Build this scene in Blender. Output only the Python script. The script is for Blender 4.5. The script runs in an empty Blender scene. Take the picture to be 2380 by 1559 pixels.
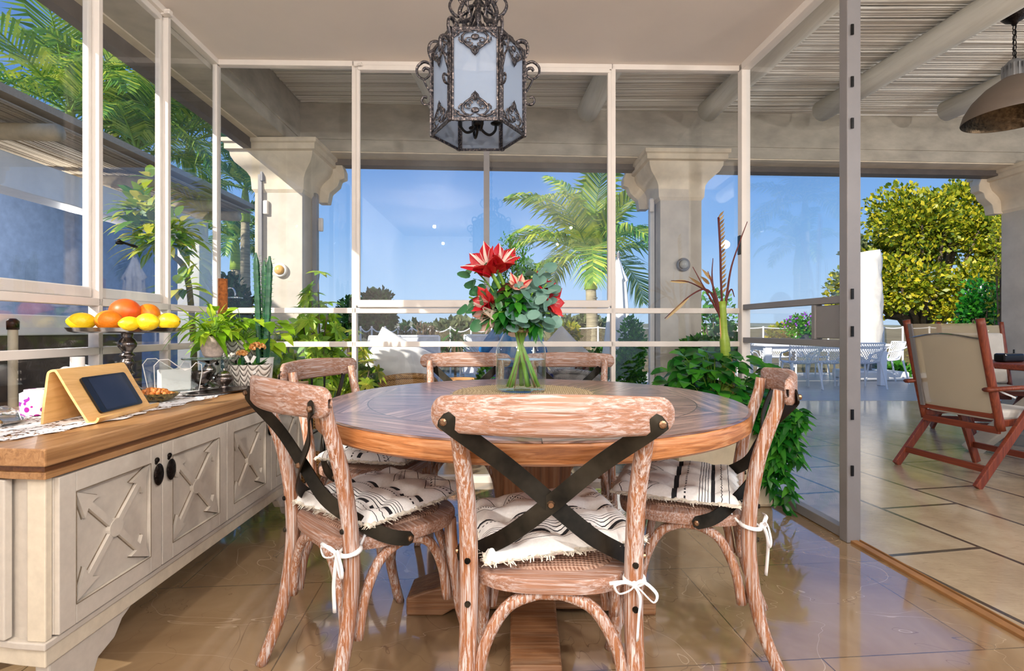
import bpy, bmesh, math, random
from mathutils import Vector, Matrix, noise
R = random.Random(7)
PI = math.pi
sc = bpy.context.scene
COL = sc.collection
H = 1.03; F = 1190.0; HY = 765.0
V = Vector
def D(px, py, Y):
    "world point at depth Y that the photograph shows at (px, py)"
    return V(((px-F)/F*Y, Y, H+(HY-py)/F*Y))
def G(px, py, z=0.0):
    Y = (H-z)*F/(py-HY)
    return V(((px-F)/F*Y, Y, z))
# ---------------------------------------------------------------- meshes
def rotm(rx=0, ry=0, rz=0):
    return Matrix.Rotation(rz,3,'Z') @ Matrix.Rotation(ry,3,'Y') @ Matrix.Rotation(rx,3,'X')
class MB:
    def __init__(s): s.v=[]; s.f=[]
    def add(s, vs, fs):
        b=len(s.v); s.v.extend([tuple(p) for p in vs]); s.f.extend([tuple(b+i for i in f) for f in fs]); return s
    def box(s, c, d, rz=0, rx=0, ry=0, taper=1.0):
        m=rotm(rx,ry,rz); c=V(c); vs=[]
        for z in (-1,1):
            t = taper if z>0 else 1.0
            for x,y in ((-1,-1),(1,-1),(1,1),(-1,1)):
                vs.append(c+m@V((x*d[0]/2*t,y*d[1]/2*t,z*d[2]/2)))
        return s.add(vs,[(3,2,1,0),(4,5,6,7),(0,1,5,4),(1,2,6,5),(2,3,7,6),(3,0,4,7)])
    def bar(s, a, b, w, h, up=(0,0,1)):
        "rectangular bar from a to b, w across, h along up"
        a=V(a); b=V(b); d=(b-a).normalized(); u=V(up); x=d.cross(u)
        if x.length<1e-4: x=d.cross(V((0,1,0)))
        x.normalize(); y=x.cross(d).normalized(); vs=[]
        for p in (a,b):
            for i,j in ((-1,-1),(1,-1),(1,1),(-1,1)): vs.append(p+x*(i*w/2)+y*(j*h/2))
        return s.add(vs,[(3,2,1,0),(4,5,6,7),(0,1,5,4),(1,2,6,5),(2,3,7,6),(3,0,4,7)])
    def tube(s, pts, r, n=8, cap=True, flat=1.0, up=None, closed=False):
        pts=[V(p) for p in pts]; m=len(pts)
        if not isinstance(r,(list,tuple)): r=[r]*m
        b=len(s.v); prev=None
        for i,p in enumerate(pts):
            if closed: t=pts[(i+1)%m]-pts[i-1]
            else: t=pts[min(i+1,m-1)]-pts[max(i-1,0)]
            if t.length<1e-9: t=V((0,0,1))
            t.normalize()
            if up is not None:
                x=t.cross(V(up))
                if x.length<1e-4: x=prev or t.orthogonal()
            elif prev is None: x=t.orthogonal()
            else: x=prev-t*prev.dot(t)
            x.normalize(); prev=x.copy(); y=t.cross(x)
            for k in range(n):
                a=2*PI*(k+.5)/n
                s.v.append(tuple(p+x*(math.cos(a)*r[i])+y*(math.sin(a)*r[i]*flat)))
        seg = m if closed else m-1
        for i in range(seg):
            j=(i+1)%m
            for k in range(n):
                l=(k+1)%n
                s.f.append((b+i*n+k,b+i*n+l,b+j*n+l,b+j*n+k))
        if cap and not closed:
            s.f.append(tuple(b+k for k in reversed(range(n)))); s.f.append(tuple(b+(m-1)*n+k for k in range(n)))
        return s
    def lathe(s, prof, n=32, c=(0,0,0), sx=1, sy=1, close=True):
        b=len(s.v); c=V(c); m=len(prof)
        for r,z in prof:
            for k in range(n):
                a=2*PI*k/n; s.v.append((c.x+r*sx*math.cos(a),c.y+r*sy*math.sin(a),c.z+z))
        for i in range(m-1):
            for k in range(n):
                l=(k+1)%n; s.f.append((b+i*n+k,b+i*n+l,b+(i+1)*n+l,b+(i+1)*n+k))
        if close:
            if prof[0][0]>1e-5: s.f.append(tuple(b+k for k in reversed(range(n))))
            if prof[-1][0]>1e-5: s.f.append(tuple(b+(m-1)*n+k for k in range(n)))
        return s
    def prism(s, poly, a, b, ax='z'):
        "poly of 2d points extruded along an axis from a to b"
        f={'z':lambda p,t:(p[0],p[1],t),'x':lambda p,t:(t,p[0],p[1]),'y':lambda p,t:(p[0],t,p[1])}[ax]
        n=len(poly)
        return s.add([f(p,a) for p in poly]+[f(p,b) for p in poly],
            [tuple(reversed(range(n))),tuple(range(n,2*n))]+[(i,(i+1)%n,n+(i+1)%n,n+i) for i in range(n)])
    def ball(s, c, r, n=12, m=8, sx=1, sy=1, sz=1, rot=None):
        b=len(s.v); c=V(c)
        for i in range(m+1):
            t=PI*i/m
            for k in range(n):
                a=2*PI*k/n; p=V((math.sin(t)*math.cos(a)*r*sx,math.sin(t)*math.sin(a)*r*sy,math.cos(t)*r*sz))
                if rot: p=rot@p
                s.v.append(tuple(c+p))
        for i in range(m):
            for k in range(n):
                l=(k+1)%n; s.f.append((b+i*n+k,b+(i+1)*n+k,b+(i+1)*n+l,b+i*n+l))
        return s
    def leaf(s, p, d, u, L, W, droop=.25, segs=3, fold=.15, shape=None):
        "leaf blade from p along d, u roughly its normal"
        p=V(p); d=V(d).normalized(); x=d.cross(V(u))
        if x.length<1e-4: x=d.orthogonal()
        x.normalize(); u=x.cross(d); b=len(s.v); n=segs
        for i in range(n+1):
            t=i/n
            w=(shape(t) if shape else math.sin(PI*min(1,(t*.92+.08))**.8))*W/2
            c=p+d*(L*t)-V((0,0,1))*(droop*L*t*t)
            if i==n: s.v.append(tuple(c))
            else:
                s.v.append(tuple(c-x*w+u*fold*w)); s.v.append(tuple(c)); s.v.append(tuple(c+x*w+u*fold*w))
        for i in range(n-1):
            q=b+3*i; s.f.append((q,q+1,q+4,q+3)); s.f.append((q+1,q+2,q+5,q+4))
        q=b+3*(n-1); s.f.append((q,q+1,q+3)); s.f.append((q+1,q+2,q+3))
        return s
    def spray(s, p, d, L, W):
        "small two triangle leaf"
        p=V(p); d=V(d).normalized(); x=d.orthogonal(); x.rotate(Matrix.Rotation(R.random()*6.28,3,d))
        return s.add([p,p+d*L*.5+x*W/2,p+d*L,p+d*L*.5-x*W/2],[(0,1,2),(0,2,3)])
    def build(s, name, m, parent=None, smooth=False, bevel=0, sub=0, loc=None, rz=0, ang=None):
        me=bpy.data.meshes.new(name); me.from_pydata(s.v,[],s.f); me.update()
        o=bpy.data.objects.new(name,me); COL.objects.link(o)
        if m is not None: me.materials.append(m)
        if smooth: me.shade_smooth()
        if ang: 
            me.shade_smooth()
            try: me.set_sharp_from_angle(angle=ang)
            except Exception: pass
        if parent is not None: o.parent=parent
        if loc is not None: o.location=loc
        if rz: o.rotation_euler=(0,0,rz)
        if bevel:
            b=o.modifiers.new('b','BEVEL'); b.width=bevel; b.segments=2; b.limit_method='ANGLE'
        if sub:
            b=o.modifiers.new('s','SUBSURF'); b.levels=sub; b.render_levels=sub
        return o
def tag(o,label=None,cat=None,group=None,kind=None):
    if label: o['label']=label
    if cat: o['category']=cat
    if group: o['group']=group
    if kind: o['kind']=kind
    return o
def thing(name,label,cat,loc=(0,0,0),rz=0,group=None):
    o=bpy.data.objects.new(name,None); COL.objects.link(o); o.empty_display_size=.05
    o.location=loc; o.rotation_euler=(0,0,rz); return tag(o,label,cat,group)
def struct(o,label=None,cat=None):
    return tag(o,label,cat,None,'structure')
def kids(o): return [c for c in COL.objects if c.parent is o]
def dup(root,loc=None,rz=None,label=None,group=None):
    r=root.copy(); COL.objects.link(r)
    if loc is not None: r.location=loc
    if rz is not None: r.rotation_euler=(0,0,rz)
    if label: r['label']=label
    if group: r['group']=group
    def rec(a,b):
        for ch in kids(a):
            c=ch.copy(); COL.objects.link(c); c.parent=b; rec(ch,c)
    rec(root,r); return r
def arc(c,r,a0,a1,n=12,ax=(1,0,0),ay=(0,0,1)):
    c=V(c); ax=V(ax); ay=V(ay)
    return [c+ax*(r*math.cos(a0+(a1-a0)*i/n))+ay*(r*math.sin(a0+(a1-a0)*i/n)) for i in range(n+1)]
def smooth_path(pts,n=6):
    "catmull-rom through pts"
    pts=[V(p) for p in pts]; q=[pts[0]*2-pts[1]]+pts+[pts[-1]*2-pts[-2]]; out=[]
    for i in range(1,len(q)-2):
        p0,p1,p2,p3=q[i-1:i+3]
        for k in range(n):
            t=k/n
            out.append(.5*((2*p1)+(p2-p0)*t+(2*p0-5*p1+4*p2-p3)*t*t+(3*p1-p0-3*p2+p3)*t**3))
    out.append(pts[-1]); return out
def rnd_dir(zmin=-1.0):
    while True:
        d=V((R.uniform(-1,1),R.uniform(-1,1),R.uniform(-1,1)))
        if .05<d.length<1 and d.normalized().z>=zmin: return d.normalized()
# ---------------------------------------------------------------- materials
class NT:
    def __init__(s,name):
        s.m=bpy.data.materials.new(name); s.m.use_nodes=True; s.t=s.m.node_tree; s.n=s.t.nodes; s.l=s.t.links
        s.p=s.n['Principled BSDF']; s.out=s.n['Material Output']
        s.tc=s.n.new('ShaderNodeTexCoord')
    def new(s,t,**k):
        x=s.n.new(t)
        for a,b in k.items(): setattr(x,a,b)
        return x
    def put(s,sock,v):
        if v is None: return
        if hasattr(v,'is_linked') or hasattr(v,'links'): s.l.new(v,sock)
        else: sock.default_value=v
    def math(s,op,a,b=None,c=None,clamp=False):
        x=s.new('ShaderNodeMath',operation=op); x.use_clamp=clamp
        s.put(x.inputs[0],a)
        if b is not None: s.put(x.inputs[1],b)
        if c is not None: s.put(x.inputs[2],c)
        return x.outputs[0]
    def mix(s,f,a,b,mode='MIX'):
        x=s.new('ShaderNodeMix',data_type='RGBA',blend_type=mode)
        s.put(x.inputs[0],f); s.put(x.inputs[6],a); s.put(x.inputs[7],b); return x.outputs[2]
    def mapping(s,scale=(1,1,1),rot=(0,0,0),loc=(0,0,0),src=None):
        x=s.new('ShaderNodeMapping'); x.inputs['Scale'].default_value=scale; x.inputs['Rotation'].default_value=rot; x.inputs['Location'].default_value=loc
        s.l.new(src or s.tc.outputs['Object'],x.inputs[0]); return x.outputs[0]
    def noise(s,scale=5,vec=None,detail=4,rough=.6,dist=0):
        x=s.new('ShaderNodeTexNoise'); x.inputs['Scale'].default_value=scale; x.inputs['Detail'].default_value=detail
        x.inputs['Roughness'].default_value=rough; x.inputs['Distortion'].default_value=dist
        s.l.new(vec or s.tc.outputs['Object'],x.inputs[0]); return x.outputs[0]
    def ramp(s,f,stops):
        x=s.new('ShaderNodeValToRGB'); e=x.color_ramp.elements
        while len(e)<len(stops): e.new(.5)
        for i,(p,c) in enumerate(stops): e[i].position=p; e[i].color=(c if isinstance(c,(tuple,list)) and len(c)==4 else (*c,1) if isinstance(c,(tuple,list)) else (c,c,c,1))
        s.l.new(f,x.inputs[0]); return x.outputs[0]
    def xyz(s,vec=None):
        x=s.new('ShaderNodeSeparateXYZ'); s.l.new(vec or s.tc.outputs['Object'],x.inputs[0]); return x.outputs
    def comb(s,a,b,c=0.0):
        x=s.new('ShaderNodeCombineXYZ'); s.put(x.inputs[0],a); s.put(x.inputs[1],b); s.put(x.inputs[2],c); return x.outputs[0]
    def bump(s,h,strength=.3,dist=.01):
        x=s.new('ShaderNodeBump'); x.inputs['Strength'].default_value=strength; x.inputs['Distance'].default_value=dist
        s.l.new(h,x.inputs['Height']); s.l.new(x.outputs[0],s.p.inputs['Normal'])
    def set(s,**k):
        for a,b in k.items():
            s.put(s.p.inputs[a.replace('_',' ')],b if not (isinstance(b,tuple) and len(b)==3) else (*b,1))
        return s
def c4(c): return (c[0],c[1],c[2],1)
def S(r,g,b):
    "srgb 0-255 to linear"
    return tuple(((x/255+.055)/1.055)**2.4 if x>10 else x/255/12.92 for x in (r,g,b))
def plain(name,col,rough=.5,metal=0,amt=.12,scale=8,stretch=(1,1,1),bump=0,spec=None,alpha=None):
    t=NT(name); f=t.noise(scale,t.mapping(stretch))
    d=tuple(max(0,c*(1-amt*2)) for c in col); l=tuple(min(1,c*(1+amt)) for c in col)
    t.set(Base_Color=t.ramp(f,[(.3,d),(.7,l)]),Roughness=rough,Metallic=metal)
    if bump: t.bump(f,bump,.01)
    if spec is not None: t.p.inputs['Specular IOR Level'].default_value=spec
    return t.m
def wood(name,dark,mid,light,axis='z',rough=.45,scale=1.0,bump=.35,white=None,wamt=.5):
    "grain stretched along an axis; white = limed streaks"
    t=NT(name); k={'x':(2,80,80),'y':(80,2,80),'z':(80,80,2)}[axis]
    k=tuple(a*scale for a in k); vec=t.mapping(k)
    f=t.noise(1.0,vec,6,.65,1.2); g=t.noise(.35,vec,3,.5,.6)
    c=t.ramp(f,[(.28,dark),(.5,mid),(.72,light)])
    c=t.mix(t.math('MULTIPLY',g,.55),c,c4(mid))
    if white:
        w=t.noise(2.4,vec,5,.7,.8)
        c=t.mix(t.math('MULTIPLY',t.ramp(w,[(.46,0.0),(.62,1.0)]),wamt),c,c4(white))
    t.set(Base_Color=c,Roughness=rough); t.bump(f,bump,.004); return t.m
def leafmat(name,c1,c2,c3=None,trans=.35,rough=.45):
    t=NT(name); g=t.new('ShaderNodeNewGeometry'); r=g.outputs['Random Per Island']
    n=t.noise(14)
    v=t.math('ADD',t.math('MULTIPLY',r,.75),t.math('MULTIPLY',n,.25))
    col=t.ramp(v,[(.1,c1),(.5,c2),(.9,c3 or c2)])
    t.set(Base_Color=col,Roughness=rough)
    tr=t.new('ShaderNodeBsdfTranslucent'); t.l.new(col,tr.inputs[0])
    mx=t.new('ShaderNodeMixShader'); mx.inputs[0].default_value=trans
    t.l.new(t.p.outputs[0],mx.inputs[1]); t.l.new(tr.outputs[0],mx.inputs[2]); t.l.new(mx.outputs[0],t.out.inputs[0]); return t.m
def glassmat(name,tint=(1,1,1),refl=1.0,rough=0.0,frost=0.0):
    t=NT(name); tr=t.new('ShaderNodeBsdfTransparent'); tr.inputs[0].default_value=c4(tint)
    gl=t.new('ShaderNodeBsdfGlossy'); gl.inputs['Roughness'].default_value=rough; gl.inputs[0].default_value=(1,1,1,1)
    g_=t.new('ShaderNodeNewGeometry'); fr=t.new('ShaderNodeFresnel'); t.l.new(t.math('SUBTRACT',1.45,t.math('MULTIPLY',g_.outputs['Backfacing'],.76)),fr.inputs[0])
    mx=t.new('ShaderNodeMixShader'); t.l.new(t.math('MULTIPLY',fr.outputs[0],refl,clamp=True),mx.inputs[0])
    t.l.new(tr.outputs[0],mx.inputs[1]); t.l.new(gl.outputs[0],mx.inputs[2]); s=mx.outputs[0]
    t.l.new(s,t.out.inputs[0]); return t.m
M={}
M['cream_frame']=plain('frame_paint',S(226,216,206),.35,amt=.02)
M['grey_frame']=plain('grey_frame_paint',S(126,122,122),.4,amt=.03)
M['glass']=glassmat('window_glass',(.985,.995,1.0),.95)
M['clear']=glassmat('clear_acrylic',(.95,.97,.97),1.6)
M['ceil']=plain('ceiling_paint',S(226,214,204),.6,amt=.02,scale=2)
M['white']=plain('white_paint',S(235,232,228),.5,amt=.03)
M['plaster']=plain('plaster',S(200,190,176),.85,amt=.10,scale=3,bump=.1)
M['capital']=plain('capital_stone',S(222,206,182),.75,amt=.08,scale=5,bump=.15)
M['concrete']=plain('grey_render',S(182,173,158),.85,amt=.12,scale=4,stretch=(1,1,2),bump=.1)
M['dark_channel']=plain('shade_channel',S(92,84,80),.6)
M['black_metal']=plain('black_metal',S(26,25,24),.35,.6,amt=.3,scale=30)
M['strap']=plain('blackened_strap',S(52,47,38),.42,.75,amt=.45,scale=9,stretch=(1,1,1))
M['bolt']=plain('bolt_metal',S(150,118,92),.3,.9)
M['limed']=wood('limed_oak',S(104,58,32),S(162,104,66),S(184,136,100),'z',.5,1.0,.5,S(216,208,204),.92)
M['limed_x']=wood('limed_oak_rail',S(108,68,46),S(156,112,88),S(178,138,116),'x',.5,.9,.5,S(204,192,188),.7)
M['limed_dark']=M['limed']
M['oak']=wood('oak_counter',S(118,80,48),S(166,122,78),S(192,152,108),'y',.32,.8,.25)
M['oak_dark']=wood('oak_counter_dark',S(92,56,30),S(126,82,46),S(150,104,62),'y',.35,.8,.25)
M['oak_x']=wood('oak_counter_end',S(120,70,34),S(172,112,62),S(196,142,88),'x',.32,.8,.25)
M['bamboo']=wood('bamboo_ply',S(196,146,84),S(222,176,112),S(234,194,134),'y',.35,.6,.05)
M['teak']=wood('teak',S(70,26,14),S(124,54,30),S(158,80,46),'z',.45,.8,.25)
M['teak_x']=wood('teak_rail',S(70,26,14),S(124,54,30),S(158,80,46),'x',.45,.8,.25)
M['pedestal']=wood('pedestal_oak',S(66,36,18),S(122,78,46),S(160,110,70),'z',.5,.5,.5,S(170,140,110),.3)
M['pedestal_x']=wood('pedestal_foot_oak',S(76,46,24),S(132,88,54),S(170,122,80),'x',.5,.5,.5,S(180,150,120),.35)
def table_top():
    t=NT('table_planks'); x,y,z=t.xyz()
    r=t.math('SQRT',t.math('ADD',t.math('MULTIPLY',x,x),t.math('MULTIPLY',y,y)))
    a=t.math('ARCTAN2',y,x); st=PI/3
    k=t.math('MULTIPLY',t.math('ROUND',t.math('DIVIDE',a,st)),st)
    ca=t.math('COSINE',k); sa=t.math('SINE',k)
    u=t.math('ADD',t.math('MULTIPLY',x,ca),t.math('MULTIPLY',y,sa))
    v=t.math('SUBTRACT',t.math('MULTIPLY',y,ca),t.math('MULTIPLY',x,sa))
    inner=t.comb(t.math('MULTIPLY',u,2.2),t.math('MULTIPLY',v,36),k)
    outer=t.comb(t.math('MULTIPLY',v,2.2),t.math('MULTIPLY',u,36),k)
    sel=t.math('GREATER_THAN',r,.585)
    mv=t.new('ShaderNodeMix',data_type='VECTOR'); t.put(mv.inputs[0],sel); t.l.new(inner,mv.inputs[4]); t.l.new(outer,mv.inputs[5])
    f=t.noise(1,mv.outputs[1],6,.7,1.0)
    c=t.ramp(f,[(.36,S(44,30,30)),(.48,S(116,84,76)),(.64,S(186,152,138))])
    seam=t.math('LESS_THAN',t.math('ABSOLUTE',t.math('SUBTRACT',r,.585)),.0022)
    pl=t.math('LESS_THAN',t.math('ABSOLUTE',t.math('SUBTRACT',t.math('FRACT',t.math('MULTIPLY',v,8.3)),.5)),.012)
    pl=t.math('MULTIPLY',pl,t.math('LESS_THAN',r,.585))
    e=t.math('GREATER_THAN',t.math('ABSOLUTE',v),t.math('SUBTRACT',t.math('MULTIPLY',t.math('ABSOLUTE',u),.5774),.0016))
    s=t.math('MAXIMUM',t.math('MAXIMUM',seam,pl),e)
    c=t.mix(s,c,c4(S(50,28,20)))
    t.set(Base_Color=c,Roughness=t.math('ADD',t.math('MULTIPLY',f,.22),.2)); t.bump(f,.35,.004)
    t.p.inputs['Coat Weight'].default_value=.6; t.p.inputs['Coat Roughness'].default_value=.16
    return t.m
M['tabletop']=table_top()
def edge():
    t=NT('table_edge'); x,y,z=t.xyz(); a=t.math('ARCTAN2',y,x)
    vec=t.comb(t.math('MULTIPLY',a,4),t.math('MULTIPLY',z,70),0.0); f=t.noise(1,vec,6,.6,2)
    c=t.ramp(f,[(.3,S(124,72,36)),(.5,S(178,114,64)),(.72,S(200,150,106))])
    t.set(Base_Color=c,Roughness=.35); t.bump(f,.3,.003); return t.m
M['tableedge']=edge()
def floor_in():
    t=NT('marble_tiles'); vec=t.mapping(rot=(0,0,-.08),loc=(0,0,0))
    br=t.new('ShaderNodeTexBrick'); t.l.new(t.mapping(loc=(-.345+.75*4,-1.52+.62*10,0),src=vec),br.inputs[0])
    br.offset=.26; br.offset_frequency=2
    for k,v in (('Scale',1),('Mortar Size',.0024),('Mortar Smooth',.1),('Brick Width',.75),('Row Height',.62),('Bias',0)): br.inputs[k].default_value=v
    br.inputs['Color1'].default_value=(.3,.3,.3,1); br.inputs['Color2'].default_value=(.7,.7,.7,1); br.inputs['Mortar'].default_value=(0,0,0,1)
    n=t.noise(1.6,None,5,.6,.6); n2=t.noise(9,None,3,.5)
    c=t.ramp(n,[(.3,S(128,102,72)),(.5,S(150,124,92)),(.72,S(168,144,112))])
    c=t.mix(t.math('MULTIPLY',n2,.25),c,c4(S(170,140,106)))
    c=t.mix(.12,c,br.outputs['Color'],'OVERLAY')
    # pale and dark veins
    vz=t.noise(1.1,t.mapping((1,1.6,1),(0,0,.7)),3,.55,1.4)
    vein=t.math('LESS_THAN',t.math('ABSOLUTE',t.math('SUBTRACT',vz,.5)),.0013)
    c=t.mix(t.math('MULTIPLY',vein,.45),c,c4(S(222,200,170)))
    vz2=t.noise(1.7,t.mapping((1.3,1,1),(0,0,-.5),(3,1,0)),3,.6,1.0)
    vein2=t.math('LESS_THAN',t.math('ABSOLUTE',t.math('SUBTRACT',vz2,.5)),.0012)
    c=t.mix(t.math('MULTIPLY',vein2,.45),c,c4(S(84,56,36)))
    c=t.mix(br.outputs['Fac'],c,c4(S(104,84,60)))
    t.set(Base_Color=c,Roughness=t.math('ADD',t.math('MULTIPLY',n2,.10),.08)); t.p.inputs['Specular IOR Level'].default_value=.8; t.p.inputs['Coat Weight'].default_value=1.0; t.p.inputs['Coat IOR'].default_value=1.7; t.p.inputs['Coat Roughness'].default_value=.05
    t.bump(t.math('SUBTRACT',1.0,br.outputs['Fac']),.4,.004); return t.m
M['floor']=floor_in()
def floor_out():
    t=NT('terrace_stone'); vec=t.mapping(rot=(0,0,-.17))
    br=t.new('ShaderNodeTexBrick'); t.l.new(vec,br.inputs[0]); br.offset=.37; br.offset_frequency=2; br.squash=1.4; br.squash_frequency=3
    for k,v in (('Scale',1),('Mortar Size',.012),('Mortar Smooth',.2),('Brick Width',.85),('Row Height',.52),('Bias',0)): br.inputs[k].default_value=v
    t2=t.mapping(rot=(0,0,PI/2),src=vec); t.l.new(t2,br.inputs[0])
    br.inputs['Color1'].default_value=(.35,.35,.35,1); br.inputs['Color2'].default_value=(.65,.65,.65,1)
    n=t.noise(2.2,None,6,.65); s=t.noise(1,t.mapping((16,60,1),(0,0,.5)),4,.6)
    c=t.ramp(n,[(.3,S(150,130,104)),(.5,S(174,154,126)),(.72,S(196,180,152))])
    c=t.mix(.25,c,br.outputs['Color'],'OVERLAY')
    c=t.mix(t.math('MULTIPLY',t.math('LESS_THAN',s,.36),.25),c,c4(S(110,92,70)))
    c=t.mix(br.outputs['Fac'],c,c4(S(62,52,44)))
    t.set(Base_Color=c,Roughness=t.math('ADD',t.math('MULTIPLY',s,.22),.10)); t.p.inputs['Coat Weight'].default_value=.6; t.p.inputs['Coat Roughness'].default_value=.12; t.bump(t.math('SUBTRACT',s,t.math('MULTIPLY',br.outputs['Fac'],2.0)),.25,.006); return t.m
M['terrace']=floor_out()
def deckmat():
    t=NT('deck_boards'); x,y,z=t.xyz()
    g=t.math('LESS_THAN',t.math('FRACT',t.math('MULTIPLY',y,8.0)),.07)
    n=t.noise(1,t.mapping((2,26,1)),4)
    c=t.ramp(n,[(.3,S(186,178,170)),(.7,S(214,208,200))]); c=t.mix(t.math('MULTIPLY',g,.6),c,c4(S(120,110,104)))
    t.set(Base_Color=c,Roughness=.35); return t.m
M['deck']=deckmat()
M['soil']=plain('garden_soil',S(128,112,84),.95,amt=.25,scale=2)
M['hill']=plain('dry_hill',S(130,128,100),.95,amt=.25,scale=.15)
M['reed']=None
def reed(name,a,b,c):
    t=NT(name); g=t.new('ShaderNodeNewGeometry'); n=t.noise(1,t.mapping((1.3,60,60)),4)
    v=t.math('ADD',t.math('MULTIPLY',g.outputs['Random Per Island'],.6),t.math('MULTIPLY',n,.4))
    t.set(Base_Color=t.ramp(v,[(.15,a),(.4,b),(.8,c)]),Roughness=.7); return t.m
M['reed']=reed('white_reeds',S(190,182,172),S(230,224,214),S(242,238,230))
M['reed_old']=reed('weathered_reeds',S(120,108,92),S(160,146,124),S(196,180,156))
M['log']=wood('painted_log',S(206,200,188),S(230,226,214),S(240,236,226),'y',.6,.25,.15)
M['cabinet']=plain('cabinet_paint',S(200,191,178),.5,amt=.035,scale=40,bump=.02)
M['cabinet_edge']=plain('cabinet_edge_worn',S(214,202,180),.5,amt=.05,scale=30)
M['worn']=plain('worn_oak_edge',S(150,106,62),.5)
M['knob']=plain('dark_bronze',S(34,26,22),.35,.8,amt=.4,scale=90,bump=.6)
M['silver']=plain('tarnished_silver',S(186,182,178),.16,1,amt=.12,scale=12)
M['pewter']=plain('dark_pewter',S(120,112,108),.22,1,amt=.2,scale=12)
M['leaf_bright']=leafmat('bright_leaf',S(96,150,20),S(150,196,36),S(206,222,70))
M['leaf_mid']=leafmat('mid_leaf',S(36,92,24),S(66,134,38),S(110,170,52))
M['leaf_dark']=leafmat('dark_leaf',S(16,48,22),S(30,74,34),S(58,104,50))
M['leaf_deep']=leafmat('deep_gloss_leaf',S(14,74,20),S(32,112,30),S(84,160,44),.3,.3)
M['leaf_var']=leafmat('variegated_leaf',S(70,124,28),S(150,176,44),S(228,212,84))
M['leaf_yellow']=leafmat('yellow_green_leaf',S(48,84,14),S(140,152,26),S(226,206,52))
M['leaf_olive']=leafmat('olive_leaf',S(70,84,56),S(110,124,80),S(150,156,104))
M['leaf_euca']=leafmat('eucalyptus_leaf',S(84,126,112),S(124,164,148),S(158,190,176),.2,.5)
M['leaf_red']=leafmat('red_brown_leaf',S(70,22,22),S(116,44,38),S(150,74,56))
M['leaf_dry']=leafmat('dry_palm_leaf',S(124,92,52),S(170,136,84),S(196,168,116),.2)
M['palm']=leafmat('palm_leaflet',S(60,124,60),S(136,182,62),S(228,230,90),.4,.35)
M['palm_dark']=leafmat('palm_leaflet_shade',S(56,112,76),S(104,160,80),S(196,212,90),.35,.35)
M['trunk']=plain('palm_trunk',S(158,146,120),.8,amt=.2,scale=2,stretch=(1,1,12),bump=.4)
M['shaft']=plain('palm_crownshaft',S(150,176,60),.4,amt=.15,scale=2,stretch=(1,1,10))
M['bark']=plain('bark',S(112,96,76),.9,amt=.25,scale=10,bump=.4)
M['stem']=plain('green_stem',S(116,160,48),.45,amt=.15,scale=10)
M['white_fabric']=plain('white_fabric',S(240,238,234),.9,amt=.04,scale=6)
M['plastic_white']=plain('white_plastic',S(236,238,242),.35,amt=.02)
M['terracotta']=plain('terracotta',S(206,150,96),.8,amt=.1)
M['wicker']=None
def weave(name,a,b,s=60,rough=.7):
    t=NT(name); x,y,z=t.xyz()
    w1=t.math('SINE',t.math('MULTIPLY',t.math('ADD',x,y),s*3.0)); w2=t.math('SINE',t.math('MULTIPLY',t.math('ADD',t.math('SUBTRACT',x,y),t.math('MULTIPLY',z,1.7)),s*3.3))
    f=t.math('MULTIPLY_ADD',t.math('MULTIPLY',w1,w2),.5,.5)
    t.set(Base_Color=t.ramp(f,[(.1,a),(.65,b)]),Roughness=rough); t.bump(f,.8,.004); return t.m
M['wicker']=weave('wicker',S(120,76,34),S(206,156,92),55)
M['rattan']=weave('seat_weave',S(136,92,70),S(206,170,148),110)
M['jute']=weave('jute',S(150,124,86),S(208,188,152),120,.95)
M['wicker_grey']=weave('grey_wicker',S(90,86,84),S(170,164,158),60)
M['wicker_white']=weave('pale_knit',S(176,176,174),S(222,222,220),90)
# ================================================================ camera, world, light
cam=bpy.data.cameras.new('camera'); cam.lens=36*F/2380; cam.sensor_width=36; cam.sensor_fit='HORIZONTAL'
cam.shift_y=(HY-779.5)/2380; cam.clip_end=600; cam.clip_start=.03
co=bpy.data.objects.new('camera',cam); COL.objects.link(co); co.location=(0,0,H); co.rotation_euler=(PI/2,0,0); sc.camera=co
w=bpy.data.worlds.new('sky'); sc.world=w; w.use_nodes=True; nt=w.node_tree; bg=nt.nodes['Background']
tc=nt.nodes.new('ShaderNodeTexCoord'); sp=nt.nodes.new('ShaderNodeSeparateXYZ'); nt.links.new(tc.outputs['Generated'],sp.inputs[0])
rp=nt.nodes.new('ShaderNodeValToRGB'); nt.links.new(sp.outputs[2],rp.inputs[0])
e=rp.color_ramp.elements; st=[(0,S(186,210,234)),(.06,S(172,206,242)),(.18,S(132,178,232)),(.34,S(96,146,214)),(1,S(70,118,196))]
while len(e)<len(st): e.new(.5)
for i,(p,c) in enumerate(st): e[i].position=p; e[i].color=c4(c)
nt.links.new(rp.outputs[0],bg.inputs[0]); bg.inputs[1].default_value=1.0
def lamp(name,kind,loc,power,color=(1,1,1),**k):
    l=bpy.data.lights.new(name,kind); l.energy=power; l.color=color
    for a,b in k.items(): setattr(l,a,b)
    o=bpy.data.objects.new(name,l); COL.objects.link(o); o.location=loc; return o
s=lamp('sun','SUN',(-8,-10,9),6.2,(1,.93,.82),angle=.009)
s.rotation_euler=V((.78,1,-.68)).to_track_quat('-Z','Y').to_euler()
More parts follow.
